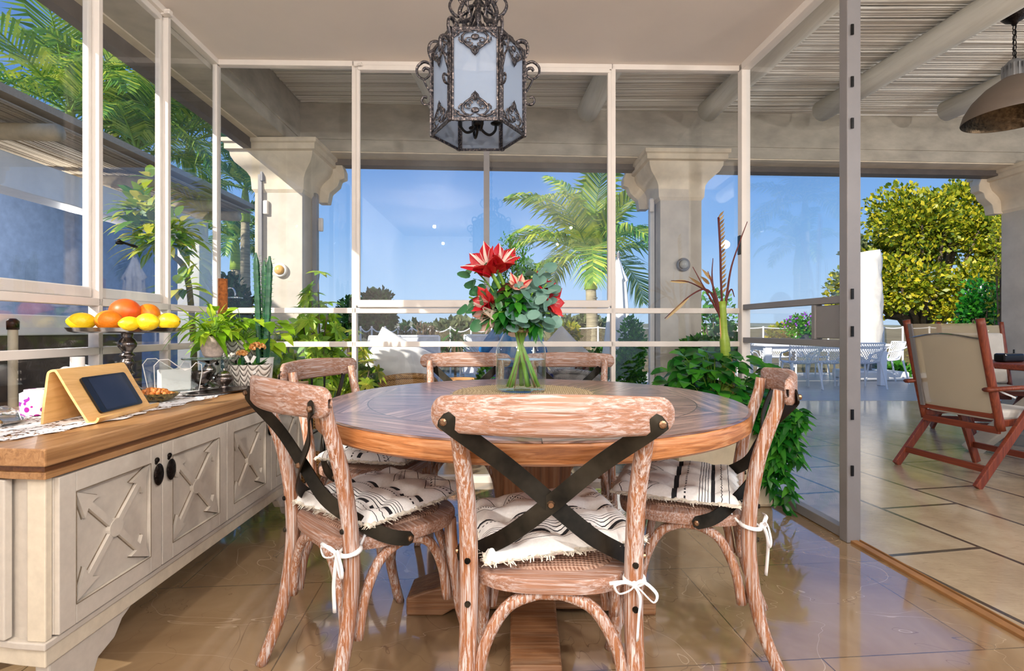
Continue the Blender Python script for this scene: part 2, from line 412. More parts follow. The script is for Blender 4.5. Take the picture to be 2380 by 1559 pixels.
# added fill points up near the ceiling behind the camera, brightening the room
for i_,(x_,y_) in enumerate(((-.9,-1.6),(1.0,-1.6),(-.9,-.2),(1.0,-.2))): lamp('room_fill_%d'%i_,'POINT',(x_,y_,2.45),54,(1,.95,.9),shadow_soft_size=.018)
p=lamp('camera_flash','SPOT',(.32,-.12,1.62),46,(1,.97,.94),shadow_soft_size=.012,spot_size=2.7,spot_blend=.6); p.rotation_euler=V((0,1,-.22)).to_track_quat('-Z','Y').to_euler()
for i_,(x_,y_) in enumerate(((3.4,-.6),(5.2,1.6))): lamp('terrace_fill_%d'%i_,'POINT',(x_,y_,2.3),105,(1,.95,.9),shadow_soft_size=.06)  # unseen fill points, added to brighten the pergola and terrace
sc.cycles.transparent_max_bounces=32
for i_,y_ in enumerate((1.5,4.0,6.5)): lamp('wing_fill_%d'%i_,'POINT',(-5.6,y_,2.3),60,(1,.96,.92),shadow_soft_size=.03)  # fill points added under the neighbouring roof to lift its dim side
sc.view_settings.view_transform='Standard'; sc.view_settings.look='None'; sc.view_settings.exposure=.1; sc.view_settings.gamma=1
try: sc.view_settings.use_curve_mapping=False
except Exception: pass
# ================================================================ glazing lines
def front(px):
    r=(px-F)/F; Y=(3.416+.0467)/(1-.0237*r); return V((r*Y,Y))
def leftw(Y): return V((-1.855-.0336*Y,Y))
def rightw(Y): return V((1.57+.077*(3.5-Y),Y))
CL=V((-1.97,3.416)); CR=V((1.57,3.5)); ZC=2.82; ZA=1.155; ZB=.93
def P3(p,z): return V((p[0],p[1],z))
def hbar(mb,p,q,z,w=.05,h=.035): mb.bar(P3(p,z),P3(q,z),w,h)
def vbar(mb,p,z0,z1,w,d,dirv):
    a=V(dirv).normalized(); mb.bar(P3(p,z0),P3(p,z1),w,d,up=(-a.y,a.x,0))
def pane(p,q,z0,z1,parent,mat=None,inset=.012):
    d=V((q[0]-p[0],q[1]-p[1],0)); n=V((-d.y,d.x,0)).normalized(); d.normalize()
    a=P3(p,0)+d*inset; b=P3(q,0)-d*inset; t=n*.003
    m=MB(); m.add([a-t+V((0,0,z0)),b-t+V((0,0,z0)),b+t+V((0,0,z0)),a+t+V((0,0,z0)),a-t+V((0,0,z1)),b-t+V((0,0,z1)),b+t+V((0,0,z1)),a+t+V((0,0,z1))],
        [(0,1,5,4),(2,3,7,6)])
    return m.build('pane',mat or M['glass'],parent)
def window(name,p,q,label=None,sash=False,mull=None,rails=(ZA,ZB),edges=(1,1),fw=.03,sw=.026):
    root=thing(name,label,None); root['kind']='structure'
    d=(q-p).normalized(); mb=MB()
    z0=.02
    if edges[0]: vbar(mb,p,z0,ZC,fw,.05,d)
    if edges[1]: vbar(mb,q,z0,ZC,fw,.05,d)
    hbar(mb,p,q,ZC-.018,.05,.036); hbar(mb,p,q,z0,.05,.05)
    for z in rails: hbar(mb,p,q,z,.05,.036)
    mb.build('frame',M['cream_frame'],root,bevel=.003)
    zs=[z0+.02]+sorted(rails)+[ZC-.03]
    for i in range(len(zs)-1): pane(p,q,zs[i]+.012,zs[i+1]-.012,root)
    if sash:
        n=V((-d.y,d.x,0)); s=MB(); off=n*-.02; a=P3(p+d*(fw/2+sw/2),0)+off; b=P3(q-d*(fw/2+sw/2),0)+off
        s.bar(a+V((0,0,ZA+.03)),a+V((0,0,ZC-.045)),sw,.03,up=n); s.bar(b+V((0,0,ZA+.03)),b+V((0,0,ZC-.045)),sw,.03,up=n)
        s.bar(a+V((0,0,ZA+.045)),b+V((0,0,ZA+.045)),.045,.05); s.bar(a+V((0,0,ZC-.05)),b+V((0,0,ZC-.05)),.045,.035)
        s.build('sash',M['cream_frame'],root,bevel=.006)
    if mull: 
        s=MB(); vbar(s,mull,ZA,ZC,.038,.04,d); s.build('mullion',M['grey_frame'],root)
    return root
w1=window('window_1',CL,front(825),'tall glass bay at the left end of the front glazing',edges=(1,0))
w2=window('window_2',front(825),front(1424),'wide central glass bay of the front glazing behind the table',sash=True,mull=front(1131))
w3=window('window_3',front(1424),CR,'narrow glass bay at the right end of the front glazing',edges=(0,1))
ly=[3.416,2.88,2.379,1.80,1.15,.55]
labs=['side glass bay nearest the front corner','hinged side window with a dark handle above the fruit stand','second side window above the sideboard end']
for i in range(5):
    p_,q_=leftw(ly[i]),leftw(ly[i+1])
    wd=window('window_%d'%(4+i),p_,q_,labs[i] if i<3 else 'side glass bay further back along the sideboard wall',sash=(i in (1,2)),edges=(0,1),fw=.026,sw=.022)
    if i==1:
        h=MB(); c=P3(leftw(2.43),1.44)+V((.06,0,0))
        h.tube([c,c+V((.03,.0,0))],.008); h.tube(smooth_path([c+V((.03,-.03,.006)),c+V((.035,0,0)),c+V((.035,.05,-.004)),c+V((.032,.09,-.006))]),[.009,.009,.008,.007,.006,.006,.006,.006,.006,.006,.007,.007,.008,.008,.009,.009,.008,.008,.007][:19],flat=.6)
        h.build('handle',M['black_metal'],wd,smooth=True)
# latches on the top frame
for p_ in (leftw(2.88),front(825)):
    m=MB(); c=P3(p_,ZC-.03)+V((.03,-.03,0)); m.box(c,(.05,.03,.03)); m.tube([c+V((0,-.02,-.01)),c+V((.035,-.03,-.015))],.008)
    tag(m.build('window_latch',M['cream_frame'],bevel=.004),'small cream latch on the top frame at '+('the left glass wall' if p_[0]<-1.9 and p_[1]<3 else 'the front glass wall'),'latch',kind='structure')
# ---- right glass door wall
door=thing('door_1','narrow fixed glass door leaf with grey rails and lock box',None); door['kind']='structure'
pe=rightw(2.496); dd=(pe-CR).normalized(); m=MB()
vbar(m,CR+dd*.03,.02,ZC,.055,.06,dd); hbar(m,CR,rightw(-2.9),ZC-.02,.06,.05); m.build('frame',M['cream_frame'],door,bevel=.004)
m=MB(); vbar(m,pe,.0,ZC,.055,.07,dd); vbar(m,pe+dd*.0+V((.03,.03)),.0,ZC,.02,.05,dd); m.build('stile',M['grey_frame'],door,bevel=.004)
m=MB(); hbar(m,CR,pe,1.178,.045,.036); hbar(m,CR,pe,.958,.045,.036); hbar(m,CR,pe,.03,.05,.05); m.build('rail',M['grey_frame'],door,bevel=.003)
for z0,z1 in ((.05,.94),(1.196,ZC-.04)): pane(CR,pe,z0,z1,door)
lk=rightw(2.735); pane(CR,lk,.978,1.16,door)
m=MB(); vbar(m,lk,.976,1.16,.03,.045,dd); mid=(lk+pe)/2; d3=V((dd.x,dd.y,0)); m.bar(P3(lk,1.068),P3(pe,1.068),.03,.17); m.build('lock_box',M['grey_frame'],door,bevel=.004)
m=MB()
for z in (.35,.62,1.02,1.2,2.02,2.22,2.47): m.box(P3(pe,z)+V((-.012,-.036,0)),(.012,.006,.05))
m.build('keeper',M['black_metal'],door)
m=MB(); m.box(P3(CR,1.6)+V((-.02,-.03,0)),(.03,.04,.13)); m.build('catch',M['black_metal'],door,bevel=.005)
# ---- shell
def poly(name,pts,z0,z1,mat,label=None):
    m=MB().prism([tuple(p) for p in pts],z0,z1); return struct(m.build(name,mat),label)
rb=rightw(-3)
poly('ceiling',[leftw(-3),rb,CR+V((.0,.0)),CL],ZC,ZC+.16,M['ceil'],'smooth cream ceiling of the glazed room')
poly('floor',[leftw(-3),rb,CR,CL],-.1,0,M['floor'],'polished brown marble floor tiles indoors')
poly('sun_block_wall',[leftw(-3),leftw(.53),leftw(.53)-V((.12,0)),leftw(-3)-V((.12,0))],0,ZC,M['white'],'unseen white wall added behind the camera on the sideboard side to block sun')  # solid stretch added out of view, keeps direct sun off sideboard end and chairs
poly('wall_back',[leftw(-3.0),rb,rb+V((0,-.1)),leftw(-3.1)],0,ZC,M['white'])
tr=MB(); tr.bar(P3(CR,.006),P3(rightw(-2.95),.006),.035,.014); tr.bar(P3(CR+V((.03,0)),.010),P3(rightw(-2.95)+V((.03,0)),.010),.006,.012)
struct(tr.build('trim_1',M['worn'],bevel=.002),'bronze sliding door track set in the floor')
# terrace paving: right strip and front strip
far=7.4
poly('terrace_paving',[CR+V((.02,.02)),rightw(-3)+V((.02,0)),V((9,-3)),V((9,far)),V((-2.9,far)),V((-2.9,3.5)),CL+V((0,.03))],-.1,-.004,M['terrace'],'honey coloured stone paving of the covered terrace')
poly('side_paving',[V((-9,-4)),leftw(-4)-V((.05,0)),leftw(3.5)-V((.05,0)),V((-2.9,3.5)),V((-2.9,far)),V((-9,far))],-.1,-.006,M['terrace'],'stone paving outside the side windows')
poly('deck',[V((-9,far)),V((14,far)),V((14,12.2)),V((-9,12.2))],-.1,-.002,M['deck'],'pale boarded pool deck beyond the terrace')
m=MB(); n=30
for i in range(n+1):
    for j in range(n+1):
        x=-60+120*i/n; y=12.1+140*(j/n)**2
        z=-.02 if y<14 else -.02-1.2*min(1,(y-14)/20)+3.4*max(0,(y-60)/92)+noise.noise(V((x*.05,y*.05,0)))*1.2*min(1,(y-14)/40)
        m.v.append((x*(1+y/60),y,z))
for i in range(n):
    for j in range(n):
        a=i*(n+1)+j; m.f.append((a,a+n+1,a+n+2,a+1))
struct(m.build('ground',M['hill'],smooth=True),'dry garden ground sloping away to low hills')
# ================================================================ pergola
def beamline(X,off=0): return V((X,4.93+.053*(X+1.82)+off))
bz0,bz1=2.75,3.22
def beam(name,a,b,w,side,label,z0=bz0,z1=bz1,mat=None):
    d=(b-a).normalized(); n=V((-d.y,d.x))*side; m=MB()
    m.prism([tuple(a),tuple(b),tuple(b+n*w),tuple(a+n*w)],z0,z1)
    # raised middle band and lower fillet on the inner face
    e=-n*.012
    m.prism([tuple(a+e),tuple(b+e),tuple(b+n*.02),tuple(a+n*.02)],z0+.11,z1-.13)
    return struct(m.build(name,mat or M['concrete']),label)
bA,bB=beamline(-2.42),beamline(9.5)
beam('beam_front',bA,bB,.33,1,'grey rendered beam across the front of the terrace')
m=MB(); m.prism([tuple(bA+V((0,.01))),tuple(bB+V((0,.01))),tuple(bB+V((0,.2))),tuple(bA+V((0,.2)))],bz0-.012,bz0+.01); struct(m.build('beam_soffit',M['capital']),'cream soffit strip under the front beam')
m=MB(); m.prism([tuple(bA+V((0,.2))),tuple(bB+V((0,.2))),tuple(bB+V((0,.33))),tuple(bA+V((0,.33)))],bz0-.07,bz0); struct(m.build('shade_box_front',M['dark_channel']),'dark roller shade channel under the front beam')
l0,l1=V((-1.93,-2.0)),V((-2.04,4.95)); l0.x=-1.72
beam('beam_side',V((-1.86,-1.0)),V((-2.045,5.0)),.26,1,'grey rendered beam along the side of the terrace')
m=MB(); m.prism([(-2.10,-1.0),(-2.29,5.0),(-2.35,5.0),(-2.16,-1.0)],bz0-.01,bz1-.02); struct(m.build('beam_side_fascia',M['capital']),'cream fascia outside the side beam')
m=MB(); m.prism([(-2.16,-1.0),(-2.35,5.0),(-2.42,5.0),(-2.23,-1.0)],bz0-.10,bz0+.02); struct(m.build('shade_box_side',M['dark_channel']),'dark roller shade channel outside the side beam')
# reeds
def reeds(name,x0,x1,y0,y1,z,mat,label,step=.021,zs=0,along='x',lim=None):
    m=MB(); y=y0
    while y<y1:
        xa=x0(y) if callable(x0) else x0; xb=x1(y) if callable(x1) else x1
        n=7; r=R.uniform(.008,.0125); ph=R.random()*9; pts=[]
        for i in range(n+1):
            x=xa+(xb-xa)*i/n; dz=.007*math.sin(ph+i*1.7)+R.uniform(-.003,.003); dy=.006*math.sin(ph*2+i)
            yy=y+dy; zz=z+zs*(y-y0)+dz
            pts.append((x,yy,zz) if along=='x' else (yy,x,zz))
        m.tube(pts,r,5,cap=False)
        y+=step*R.uniform(.8,1.2)
    return struct(m.build(name,mat,smooth=True),label)
reeds('reed_ceiling',lambda y:-2.02 if y>3.5 else rightw(y).x-.1,lambda y:8.6,.4,5.32,3.215,M['reed'],'whitewashed reed ceiling over the terrace')
poly('roof_boards',[V((-2.1,-1)),V((9,-1)),V((9,5.6)),V((-2.1,5.1))],3.235,3.27,M['reed'],'boards above the reed ceiling')
for i,(x0,x1) in enumerate([(-.62,-.75),(.72,.86),(1.86,2.02),(2.94,3.24),(4.12,4.55),(5.5,6.05)]):
    m=MB(); a=V((x0 if i!=0 else -.66,4.86,3.10)); b=V((x1,3.2 if i<3 else -.9,3.09))
    if i>=3: b=V((x0+(a.y+.9)*.095,-.9,3.09))
    if i<3: b=V((x0+(a.y-2.4)*.07,2.4,3.09))
    if i==0: b=V((-.78,2.9,3.09))
    m.tube([a+(b-a)*k/8 for k in range(9)],[.098+.004*math.sin(k*2+i) for k in range(9)],16)
    struct(m.build('rafter' if i==0 else 'rafter.%03d'%i,M['log'],smooth=True),'white painted log rafter under the reed ceiling')
# ================================================================ columns with ogee capitals
def column(name,cx,cy,w,d,label,rz=0,z1=bz0):
    c=MB(); zc=2.36
    c.box((0,0,zc/2+.05),(w,d,zc+.1),0); root=thing(name,label,None,(cx,cy,0),rz); root['kind']='structure'
    c.build('shaft',M['plaster'],root)
    prof=[(0,2.30),(.02,2.33),(.024,2.40),(.028,2.44),(.05,2.48),(.085,2.515),(.125,2.55),(.15,2.60),(.155,2.64),(.185,2.65),(.185,2.70),(.205,2.71),(.205,2.745)]
    m=MB()
    for o,z in prof: m.v+=[(-w/2-o,-d/2-o,z),(w/2+o,-d/2-o,z),(w/2+o,d/2+o,z),(-w/2-o,d/2+o,z)]
    for i in range(len(prof)-1):
        for k in range(4): m.f.append((4*i+k,4*i+(k+1)%4,4*i+4+(k+1)%4,4*i+4+k))
    t=4*(len(prof)-1); m.f.append((t,t+1,t+2,t+3)); m.f.append((3,2,1,0))
    m.build('capital',M['capital'],root,ang=.5)
    # outer scrolled lip of the arch beside the capital
    b=MB(); b.prism([(w/2+.0,2.30),(w/2+.10,2.30),(w/2+.12,2.40),(w/2+.20,2.47),(w/2+.22,2.53),(w/2+.27,2.55),(w/2+.27,2.62),(w/2+.22,2.745),(w/2,2.745)],d/2-.02,d/2+.09,'y')
    return root,b
cl,b=column('column_1',-2.175,4.97,.44,.40,'rendered square column with moulded capital at the left',rz=.0)
b.build('bracket',M['capital'],cl,bevel=.008)
cr,b=column('column_2',1.66,5.25,.41,.40,'rendered square column with moulded capital behind the right glazing',rz=.03)
m=MB(); m.v=[(-x,y,z) for x,y,z in b.v]; m.f=[tuple(reversed(f)) for f in b.f]; m.build('bracket',M['capital'],cr,bevel=.008)
c3,b=column('column_3',5.62,5.46,.42,.40,'rendered column at the far right of the terrace',rz=.03)
m=MB(); m.v=[(-x,y,z) for x,y,z in b.v]; m.f=[tuple(reversed(f)) for f in b.f]; m.build('bracket',M['capital'],c3,bevel=.008)
# conduit, guide rails on columns
m=MB(); m.bar((-2.33,4.745,0),(-2.33,4.745,2.62),.035,.03); m.tube([(-2.29,4.72,2.75),(-2.30,4.70,2.64),(-2.31,4.735,2.56),(-2.31,4.74,2.4)],.022); struct(m.build('conduit',M['grey_frame']),'pale conduit running up the left column')
for x,y,mt in ((-1.93,5.02,'grey_frame'),(1.425,5.22,'white')):
    m=MB(); m.bar((x,y,.0),(x,y,2.36),.045,.05); m.bar((x,y+.06,.0),(x,y+.06,2.36),.02,.03); struct(m.build('shade_guide_rail',M[mt],bevel=.003),'vertical shade guide rail beside a column')
for x,y,z,l in ((-2.285,4.755,2.16,'small pale sensor box high on the left column'),(-1.885,5.05,2.06,'small grey box on the guide rail of the left column'),(1.40,5.14,2.27,'small pale sensor box on the guide rail of the right column')):
    m=MB(); m.box((0,0,0),(.045,.04,.13)); o=m.build('sensor_box',M['cream_frame'],bevel=.01,loc=(x,y,z)); tag(o,l,'sensor box')
def wall_lamp(loc,label,ring,lens,rz=0):
    t=thing('wall_lamp',label,'lamp',loc,rz); m=MB()
    m.lathe([(0,0),(.062,0),(.066,.012),(.064,.03),(.050,.036),(.046,.030),(0,.030)],28); m.v=[(x,-z,y) for x,y,z in m.v]; m.build('ring',ring,t,smooth=True)
    m=MB(); m.lathe([(.045,.028),(.043,.045),(.03,.058),(0,.064)],24); m.v=[(x,-z,y) for x,y,z in m.v]; m.build('lens',lens,t,smooth=True)
M['amber']=plain('amber_lens',S(226,176,104),.3,amt=.08); M['lens']=plain('clear_lens',S(176,172,164),.15)
wall_lamp((D(653,628,4.77).x,4.77,D(653,628,4.77).z),'round wall lamp with amber lens on the left column',M['white'],M['amber'])
wall_lamp((D(1588,615,5.03).x,5.045,D(1588,615,5.03).z),'round wall lamp with dark ring on the right column',M['grey_frame'],M['lens'])
# ================================================================ dining table
TX,TY=.077,1.913
t=thing('dining_table','large round wooden dining table with sunburst plank top and pedestal','table',(TX-.008,TY,.013),0)
TR=.752
m=MB(); m.lathe([(TR-.012,.7595),(TR-.004,.757)],96,close=False); m.lathe([(0,.76),(TR-.012,.76)],96,close=False); m.v=[v for v in m.v]; m.build('tabletop',M['tabletop'],t)
m=MB(); m.lathe([(0,.700),(TR-.05,.700),(TR-.012,.702),(TR-.001,.710),(TR,.722),(TR,.748),(TR-.006,.757),(TR-.013,.7598)],96); m.build('edge_band',M['tableedge'],t,ang=.7)
m=MB(); m.prism([(-.16,.10),(.16,.10),(.13,.20),(.12,.40),(.14,.52),(.19,.60),(.24,.66),(.24,.70),(-.24,.70),(-.24,.66),(-.19,.60),(-.14,.52),(-.12,.40),(-.13,.20)],-.12,.12,'y')
m.box((0,0,.38),(.20,.30,.56)); m.box((0,0,.67),(.62,.34,.06)); m.build('pedestal',M['pedestal'],t,bevel=.008)
m=MB(); m.prism([(-.45,-.013),(-.45,.05),(-.38,.075),(-.2,.12),(.2,.12),(.38,.075),(.45,.05),(.45,-.013),(.32,-.013),(.28,.01),(-.28,.01),(-.32,-.013)],-.075,.075,'y'); m.build('foot_beam',M['pedestal_x'],t,bevel=.008)
m=MB(); m.prism([(-.45,-.013),(-.45,.05),(-.38,.075),(-.2,.121),(.2,.121),(.38,.075),(.45,.05),(.45,-.013),(.32,-.013),(.28,.011),(-.28,.011),(-.32,-.013)],-.075,.075,'x'); m.build('foot_beam',M['pedestal_x'],t,bevel=.008)
# ================================================================ cross back chairs
def rail_pts(x,z=0):
    return V((x,-.275-.045*(1-(x/.25)**2),z))
def make_chair():
    root=thing('dining_chair','x','chair')
    def leg(pts,r,name='leg'): 
        return MB().tube(smooth_path(pts,5),[a for a in interp(r,(len(pts)-1)*5+1)],12).build(name,M['limed'],root,smooth=True)
    for s in (-1,1):
        leg([(s*.205,-.27,0),(s*.197,-.215,.14),(s*.192,-.185,.30),(s*.190,-.180,.46),(s*.192,-.205,.64),(s*.202,-.25,.79),(s*.206,-.262,.851)],[.017,.019,.021,.022,.021,.019,.018])
    for s in (-1,1):
        leg([(s*.215,.235,0),(s*.200,.190,.14),(s*.190,.165,.30),(s*.185,.155,.44)],[.015,.017,.019,.020])
    # seat: rounded trapezoid rim and woven panel
    def outline(k,n=56):
        o=[]
        for i in range(n):
            a=2*PI*i/n; c,s_=math.cos(a),math.sin(a)
            x=math.copysign(abs(c)**.62,c); y=math.copysign(abs(s_)**.72,s_)
            wx=.205+.030*(y*.5+.5); o.append((x*wx*k,.005+y*.215*k))
        return o
    m=MB(); n=56
    for k,z in ((.93,.425),(.99,.430),(1.0,.442),(1.0,.455),(.985,.463),(.80,.466),(.78,.462)): m.v+=[(x,y,z) for x,y in outline(k)]
    for i in range(6):
        for k in range(n): m.f.append((i*n+k,i*n+(k+1)%n,(i+1)*n+(k+1)%n,(i+1)*n+k))
    m.f.append(tuple(reversed(range(n)))); m.build('seat',M['limed_x'],root,ang=.6)
    m=MB()
    for k,z in ((.80,.462),(.76,.469),(.5,.475),(.2,.477)): m.v+=[(x,y,z) for x,y in outline(k)]
    for i in range(3):
        for k in range(n): m.f.append((i*n+k,i*n+(k+1)%n,(i+1)*n+(k+1)%n,(i+1)*n+k))
    m.f.append(tuple(range(3*n,4*n))); m.build('woven_panel',M['rattan'],root,smooth=True)
    # bent top rail: profile tapers to rounded ends
    m=MB(); ns=30; prof=[]
    for i in range(ns+1):
        tt_=-1+2*i/ns; x=.259*math.sin(tt_*PI/2)*(1 if abs(tt_)<1 else 1); e_=(.2605-abs(x))/.034; c=rail_pts(x); k=(1-(1-min(1,e_))**2)**.5; hz=.044*max(.12,k)*(.92+.08*math.cos(x*9)); th=.013*max(.4,k)
        n_=V((-.36*x/.25*.5,-1,0)).normalized()
        ring=[(1,-.8),(1,.8),(.55,1),(-.55,1),(-1,.8),(-1,-.8),(-.55,-1),(.55,-1)]
        for a,b in ring:
            p=c+n_*(th*a); m.v.append((p.x,p.y,.849+.004*math.cos(x*6)+hz*b))
    for i in range(ns):
        for k in range(8): m.f.append((i*8+k,i*8+(k+1)%8,i*8+8+(k+1)%8,i*8+8+k))
    m.f.append(tuple(range(8))); m.f.append(tuple(reversed(range(ns*8,ns*8+8)))); m.build('top_rail',M['limed_x'],root,smooth=True)
    # bowed braces under the seat
    def brace(a,b,top,inw):
        a=V(a); b=V(b); mid=(a+b)/2; pts=[a]
        for t_,z in ((.06,.30),(.2,.385),(.38,.418),(.5,.422),(.62,.418),(.8,.385),(.94,.30)): 
            p=a+(b-a)*t_; pts.append(V((p.x,p.y,z)))
        pts.append(b); MB().tube(smooth_path(pts,4),.0145,10).build('brace',M['limed'],root,smooth=True)
    brace((-.172,-.186,.20),(.172,-.186,.20),0,0); brace((-.172,.170,.20),(.172,.170,.20),0,0)
    for s in (-1,1): brace((s*.190,-.160,.20),(s*.190,.140,.20),0,0)
    # crossed metal straps
    for s in (-1,1):
        e=.004*s
        pts=[(-s*.232,-.302,.845),(-s*.20,-.30,.82),(-s*.10,-.255,.735),(0,-.232+e,.645),(s*.09,-.205,.565),(s*.160,-.150,.508),(s*.215,-.085,.462),(s*.243,-.02,.443)]
        pp=smooth_path(pts,6); st=MB(); b0=None
        for i,p in enumerate(pp):
            t_=(pp[min(i+1,len(pp)-1)]-pp[max(i-1,0)]).normalized(); k=i/(len(pp)-1)
            nrm=V((s*(k**2)*1.15,-1+.7*k,.12)).normalized(); sd=t_.cross(nrm).normalized(); nrm=sd.cross(t_).normalized()
            ww=.0195*(min(1,.45+min(k,1-k)*22)); 
            for q in (-1,1): st.v.append(p+sd*ww*q+nrm*.002)
            for q in (1,-1): st.v.append(p+sd*ww*q-nrm*.002)
        for i in range(len(pp)-1):
            for k in range(4): st.f.append((i*4+k,i*4+(k+1)%4,i*4+4+(k+1)%4,i*4+4+k))
        st.f.append((3,2,1,0)); l=len(pp)*4; st.f.append((l-4,l-3,l-2,l-1))
        so=st.build('back_strap',M['strap'],root,ang=.6)
        for c,r_,ax in ((V((-s*.226,-.309,.836)),.008,V((0,-1,0))),(V((s*.243,-.03,.447)),.008,V((s,0,0)))):
            MB().tube([c-ax*.003,c+ax*.003,c+ax*.0055],[r_,r_,r_*.55],10).build('bolt',M['bolt'],so)
        for z,yy in ((.50,-.205),(.40,-.203)):
            c=V((s*.19,yy,z)); MB().tube([c,c+V((0,-.005,0))],[.0075,.006],10).build('leg_bolt',M['strap'],root)
    c=V((0,-.241,.645)); MB().tube([c,c+V((0,-.007,0))],[.009,.006],8).build('cross_bolt',M['bolt'],root)
    return root
def interp(a,n):
    o=[]
    for i in range(n):
        t_=i/(n-1)*(len(a)-1); k=min(int(t_),len(a)-2); o.append(a[k]+(a[k+1]-a[k])*(t_-k))
    return o
# ---- cushion fabric
def cushion_mat():
    t=NT('striped_cushion'); x,y,z=t.xyz(); wob=t.math('MULTIPLY',t.math('SUBTRACT',t.noise(18,None,2),.5),.004); u=t.math('ADD',x,wob)
    def line(c,w,src=None): return t.math('LESS_THAN',t.math('ABSOLUTE',t.math('SUBTRACT',src or u,c)),w)
    def mx(*a):
        r=a[0]
        for b in a[1:]: r=t.math('MAXIMUM',r,b)
        return r
    gap=t.math('GREATER_THAN',t.math('FRACT',t.math('MULTIPLY_ADD',y,9.5,.2)),.12)
    L=[t.math('MULTIPLY',line(.005,.008),gap)]
    dots=t.math('MULTIPLY',line(.036,.0028),t.math('GREATER_THAN',t.math('FRACT',t.math('MULTIPLY',y,95)),.5)); L.append(dots)
    L+= [line(.078+.0085*i,.0011) for i in range(4)]
    L.append(t.math('MULTIPLY',line(.118,.006),gap))
    zz=t.math('MULTIPLY',t.math('PINGPONG',t.math('MULTIPLY',y,1.0),.006),.6)
    L.append(line(.142,.0013,t.math('SUBTRACT',u,zz))); L.append(line(.165,.0011))
    # chevrons on the other half
    z1=t.math('ADD',u,t.math('PINGPONG',t.math('MULTIPLY',y,1.0),.075))
    L.append(t.math('MULTIPLY',line(-.045,.0016,z1),t.math('LESS_THAN',u,-.035)))
    L.append(t.math('MULTIPLY',line(-.085,.0013,z1),t.math('LESS_THAN',u,-.03)))
    lad=t.math('MULTIPLY',line(-.068,.0042,z1),t.math('GREATER_THAN',t.math('FRACT',t.math('MULTIPLY',y,150)),.6)); L.append(t.math('MULTIPLY',lad,t.math('LESS_THAN',u,-.03)))
    z2=t.math('SUBTRACT',u,t.math('PINGPONG',t.math('MULTIPLY_ADD',y,.8,.02),.06)); L.append(t.math('MULTIPLY',line(-.17,.0014,z2),t.math('LESS_THAN',u,-.03)))
    side=t.math('GREATER_THAN',z,.012)
    f=t.math('MULTIPLY',mx(*L),side)
    n=t.noise(160,None,2)
    c=t.mix(f,t.ramp(n,[(.3,S(238,236,231)),(.7,S(248,246,242))]),c4(S(34,34,38))); t.set(Base_Color=c,Roughness=.95); t.bump(n,.15,.002); return t.m
M['cushion']=cushion_mat(); M['fringe']=plain('fringe_cotton',S(228,220,204),.95,amt=.08,scale=40); M['tie']=plain('cotton_tie',S(238,238,238),.9,amt=.02)
def make_cushion():
    root=thing('seat_cushion','x','cushion'); m=MB(); n=44; hw=.196
    tuft=[(a,b) for a in (-.12,0,.12) for b in (-.12,0,.12)]
    def top(x,y):
        e=min(1,(1-max(abs(x),abs(y))/hw)*7); e=max(0,e)**.5; h=.026*e+.012*math.cos(PI*x/.42)*math.cos(PI*y/.42)
        for a,b in tuft:
            d2=(x-a)**2+(y-b)**2; h-=.024*math.exp(-d2/.0007)*e
        for a in (-.12,0,.12): h-=.006*math.exp(-((x-a)**2)/.0003)*e; h-=.006*math.exp(-((y-a)**2)/.0003)*e
        return h
    for s in (1,-1):
        for i in range(n+1):
            for j in range(n+1):
                x=-hw+2*hw*i/n; y=-hw+2*hw*j/n; k=1-.035*(abs(x/hw)*abs(y/hw))**3
                sc_=1+.02*math.sin(j*.9)*(abs(x)/hw)**6
                z=.028+top(x,y) if s>0 else .026-top(x,y)*.55
                m.v.append((x*k*sc_,y*k,max(z,.003)))
    for s in (0,1):
        b=s*(n+1)**2
        for i in range(n):
            for j in range(n):
                q=(b+i*(n+1)+j,b+(i+1)*(n+1)+j,b+(i+1)*(n+1)+j+1,b+i*(n+1)+j+1); m.f.append(q if s==0 else tuple(reversed(q)))
    m.build('pad',M['cushion'],root,smooth=True)
    f=MB()
    for side in range(4):
        for i in range(150):
            t_=R.uniform(-1,1)*hw; a=side*PI/2; o=V((hw-.004,t_,.027+R.uniform(-.004,.004))); d=V((1,R.uniform(-.7,.7),R.uniform(-.6,.5))).normalized()*R.uniform(.008,.02)
            mm=rotm(rz=a); p=mm@o; q=mm@(o+d); w_=mm@V((0,.0022,0)); f.add([p-w_,p+w_,q+w_*.5,q-w_*.5],[(0,1,2,3)])
        a=side*PI/2; mm=rotm(rz=a); pts=[mm@V((hw-.003,-hw+2*hw*i/40,.027+R.uniform(-.003,.003))) for i in range(41)]; f.tube(pts,[R.uniform(.003,.0065) for _ in range(41)],5)
    f.build('fringe',M['fringe'],root)
    # bow tied at a rear corner, round the leg
    return root
def tie(root,px,py,s=1,z=-.005):
    m=MB(); c=V((px,py,z)); r=.0285
    m.tube([c+V((r*math.cos(a),r*math.sin(a),.004*math.sin(a))) for a in [2*PI*i/20 for i in range(20)]],.0045,6,closed=True,flat=1.6)
    m.tube([c+V((0,r,0)),V((px*.93,-.185,.012)),V((px*.9,-.17,.022))],.004,6)
    k=c+V((s*.012,-r-.004,0)); m.ball(k,.011,8,6)
    for sx,dz in ((1,-.6),(-1,.35)):
        p=smooth_path([k,k+V((sx*.025,-.012,.012+.01*dz)),k+V((sx*.055,-.016,dz*.03)),k+V((sx*.045,-.014,dz*.03-.02)),k+V((sx*.015,-.008,-.008)),k],5); m.tube(p,.005,6,flat=.45)
    m.tube(smooth_path([k,k+V((.012,-.012,-.03)),k+V((.006,-.014,-.08)),k+V((.0,-.01,-.13))],5),.0052,6,flat=.45)
    m.tube(smooth_path([k,k+V((-.03,-.016,.015)),k+V((-.06,-.01,.022))],5),.005,6,flat=.45)
    return m.build('tie',M['tie'],root,smooth=True)
chair0=make_chair(); cush0=make_cushion()
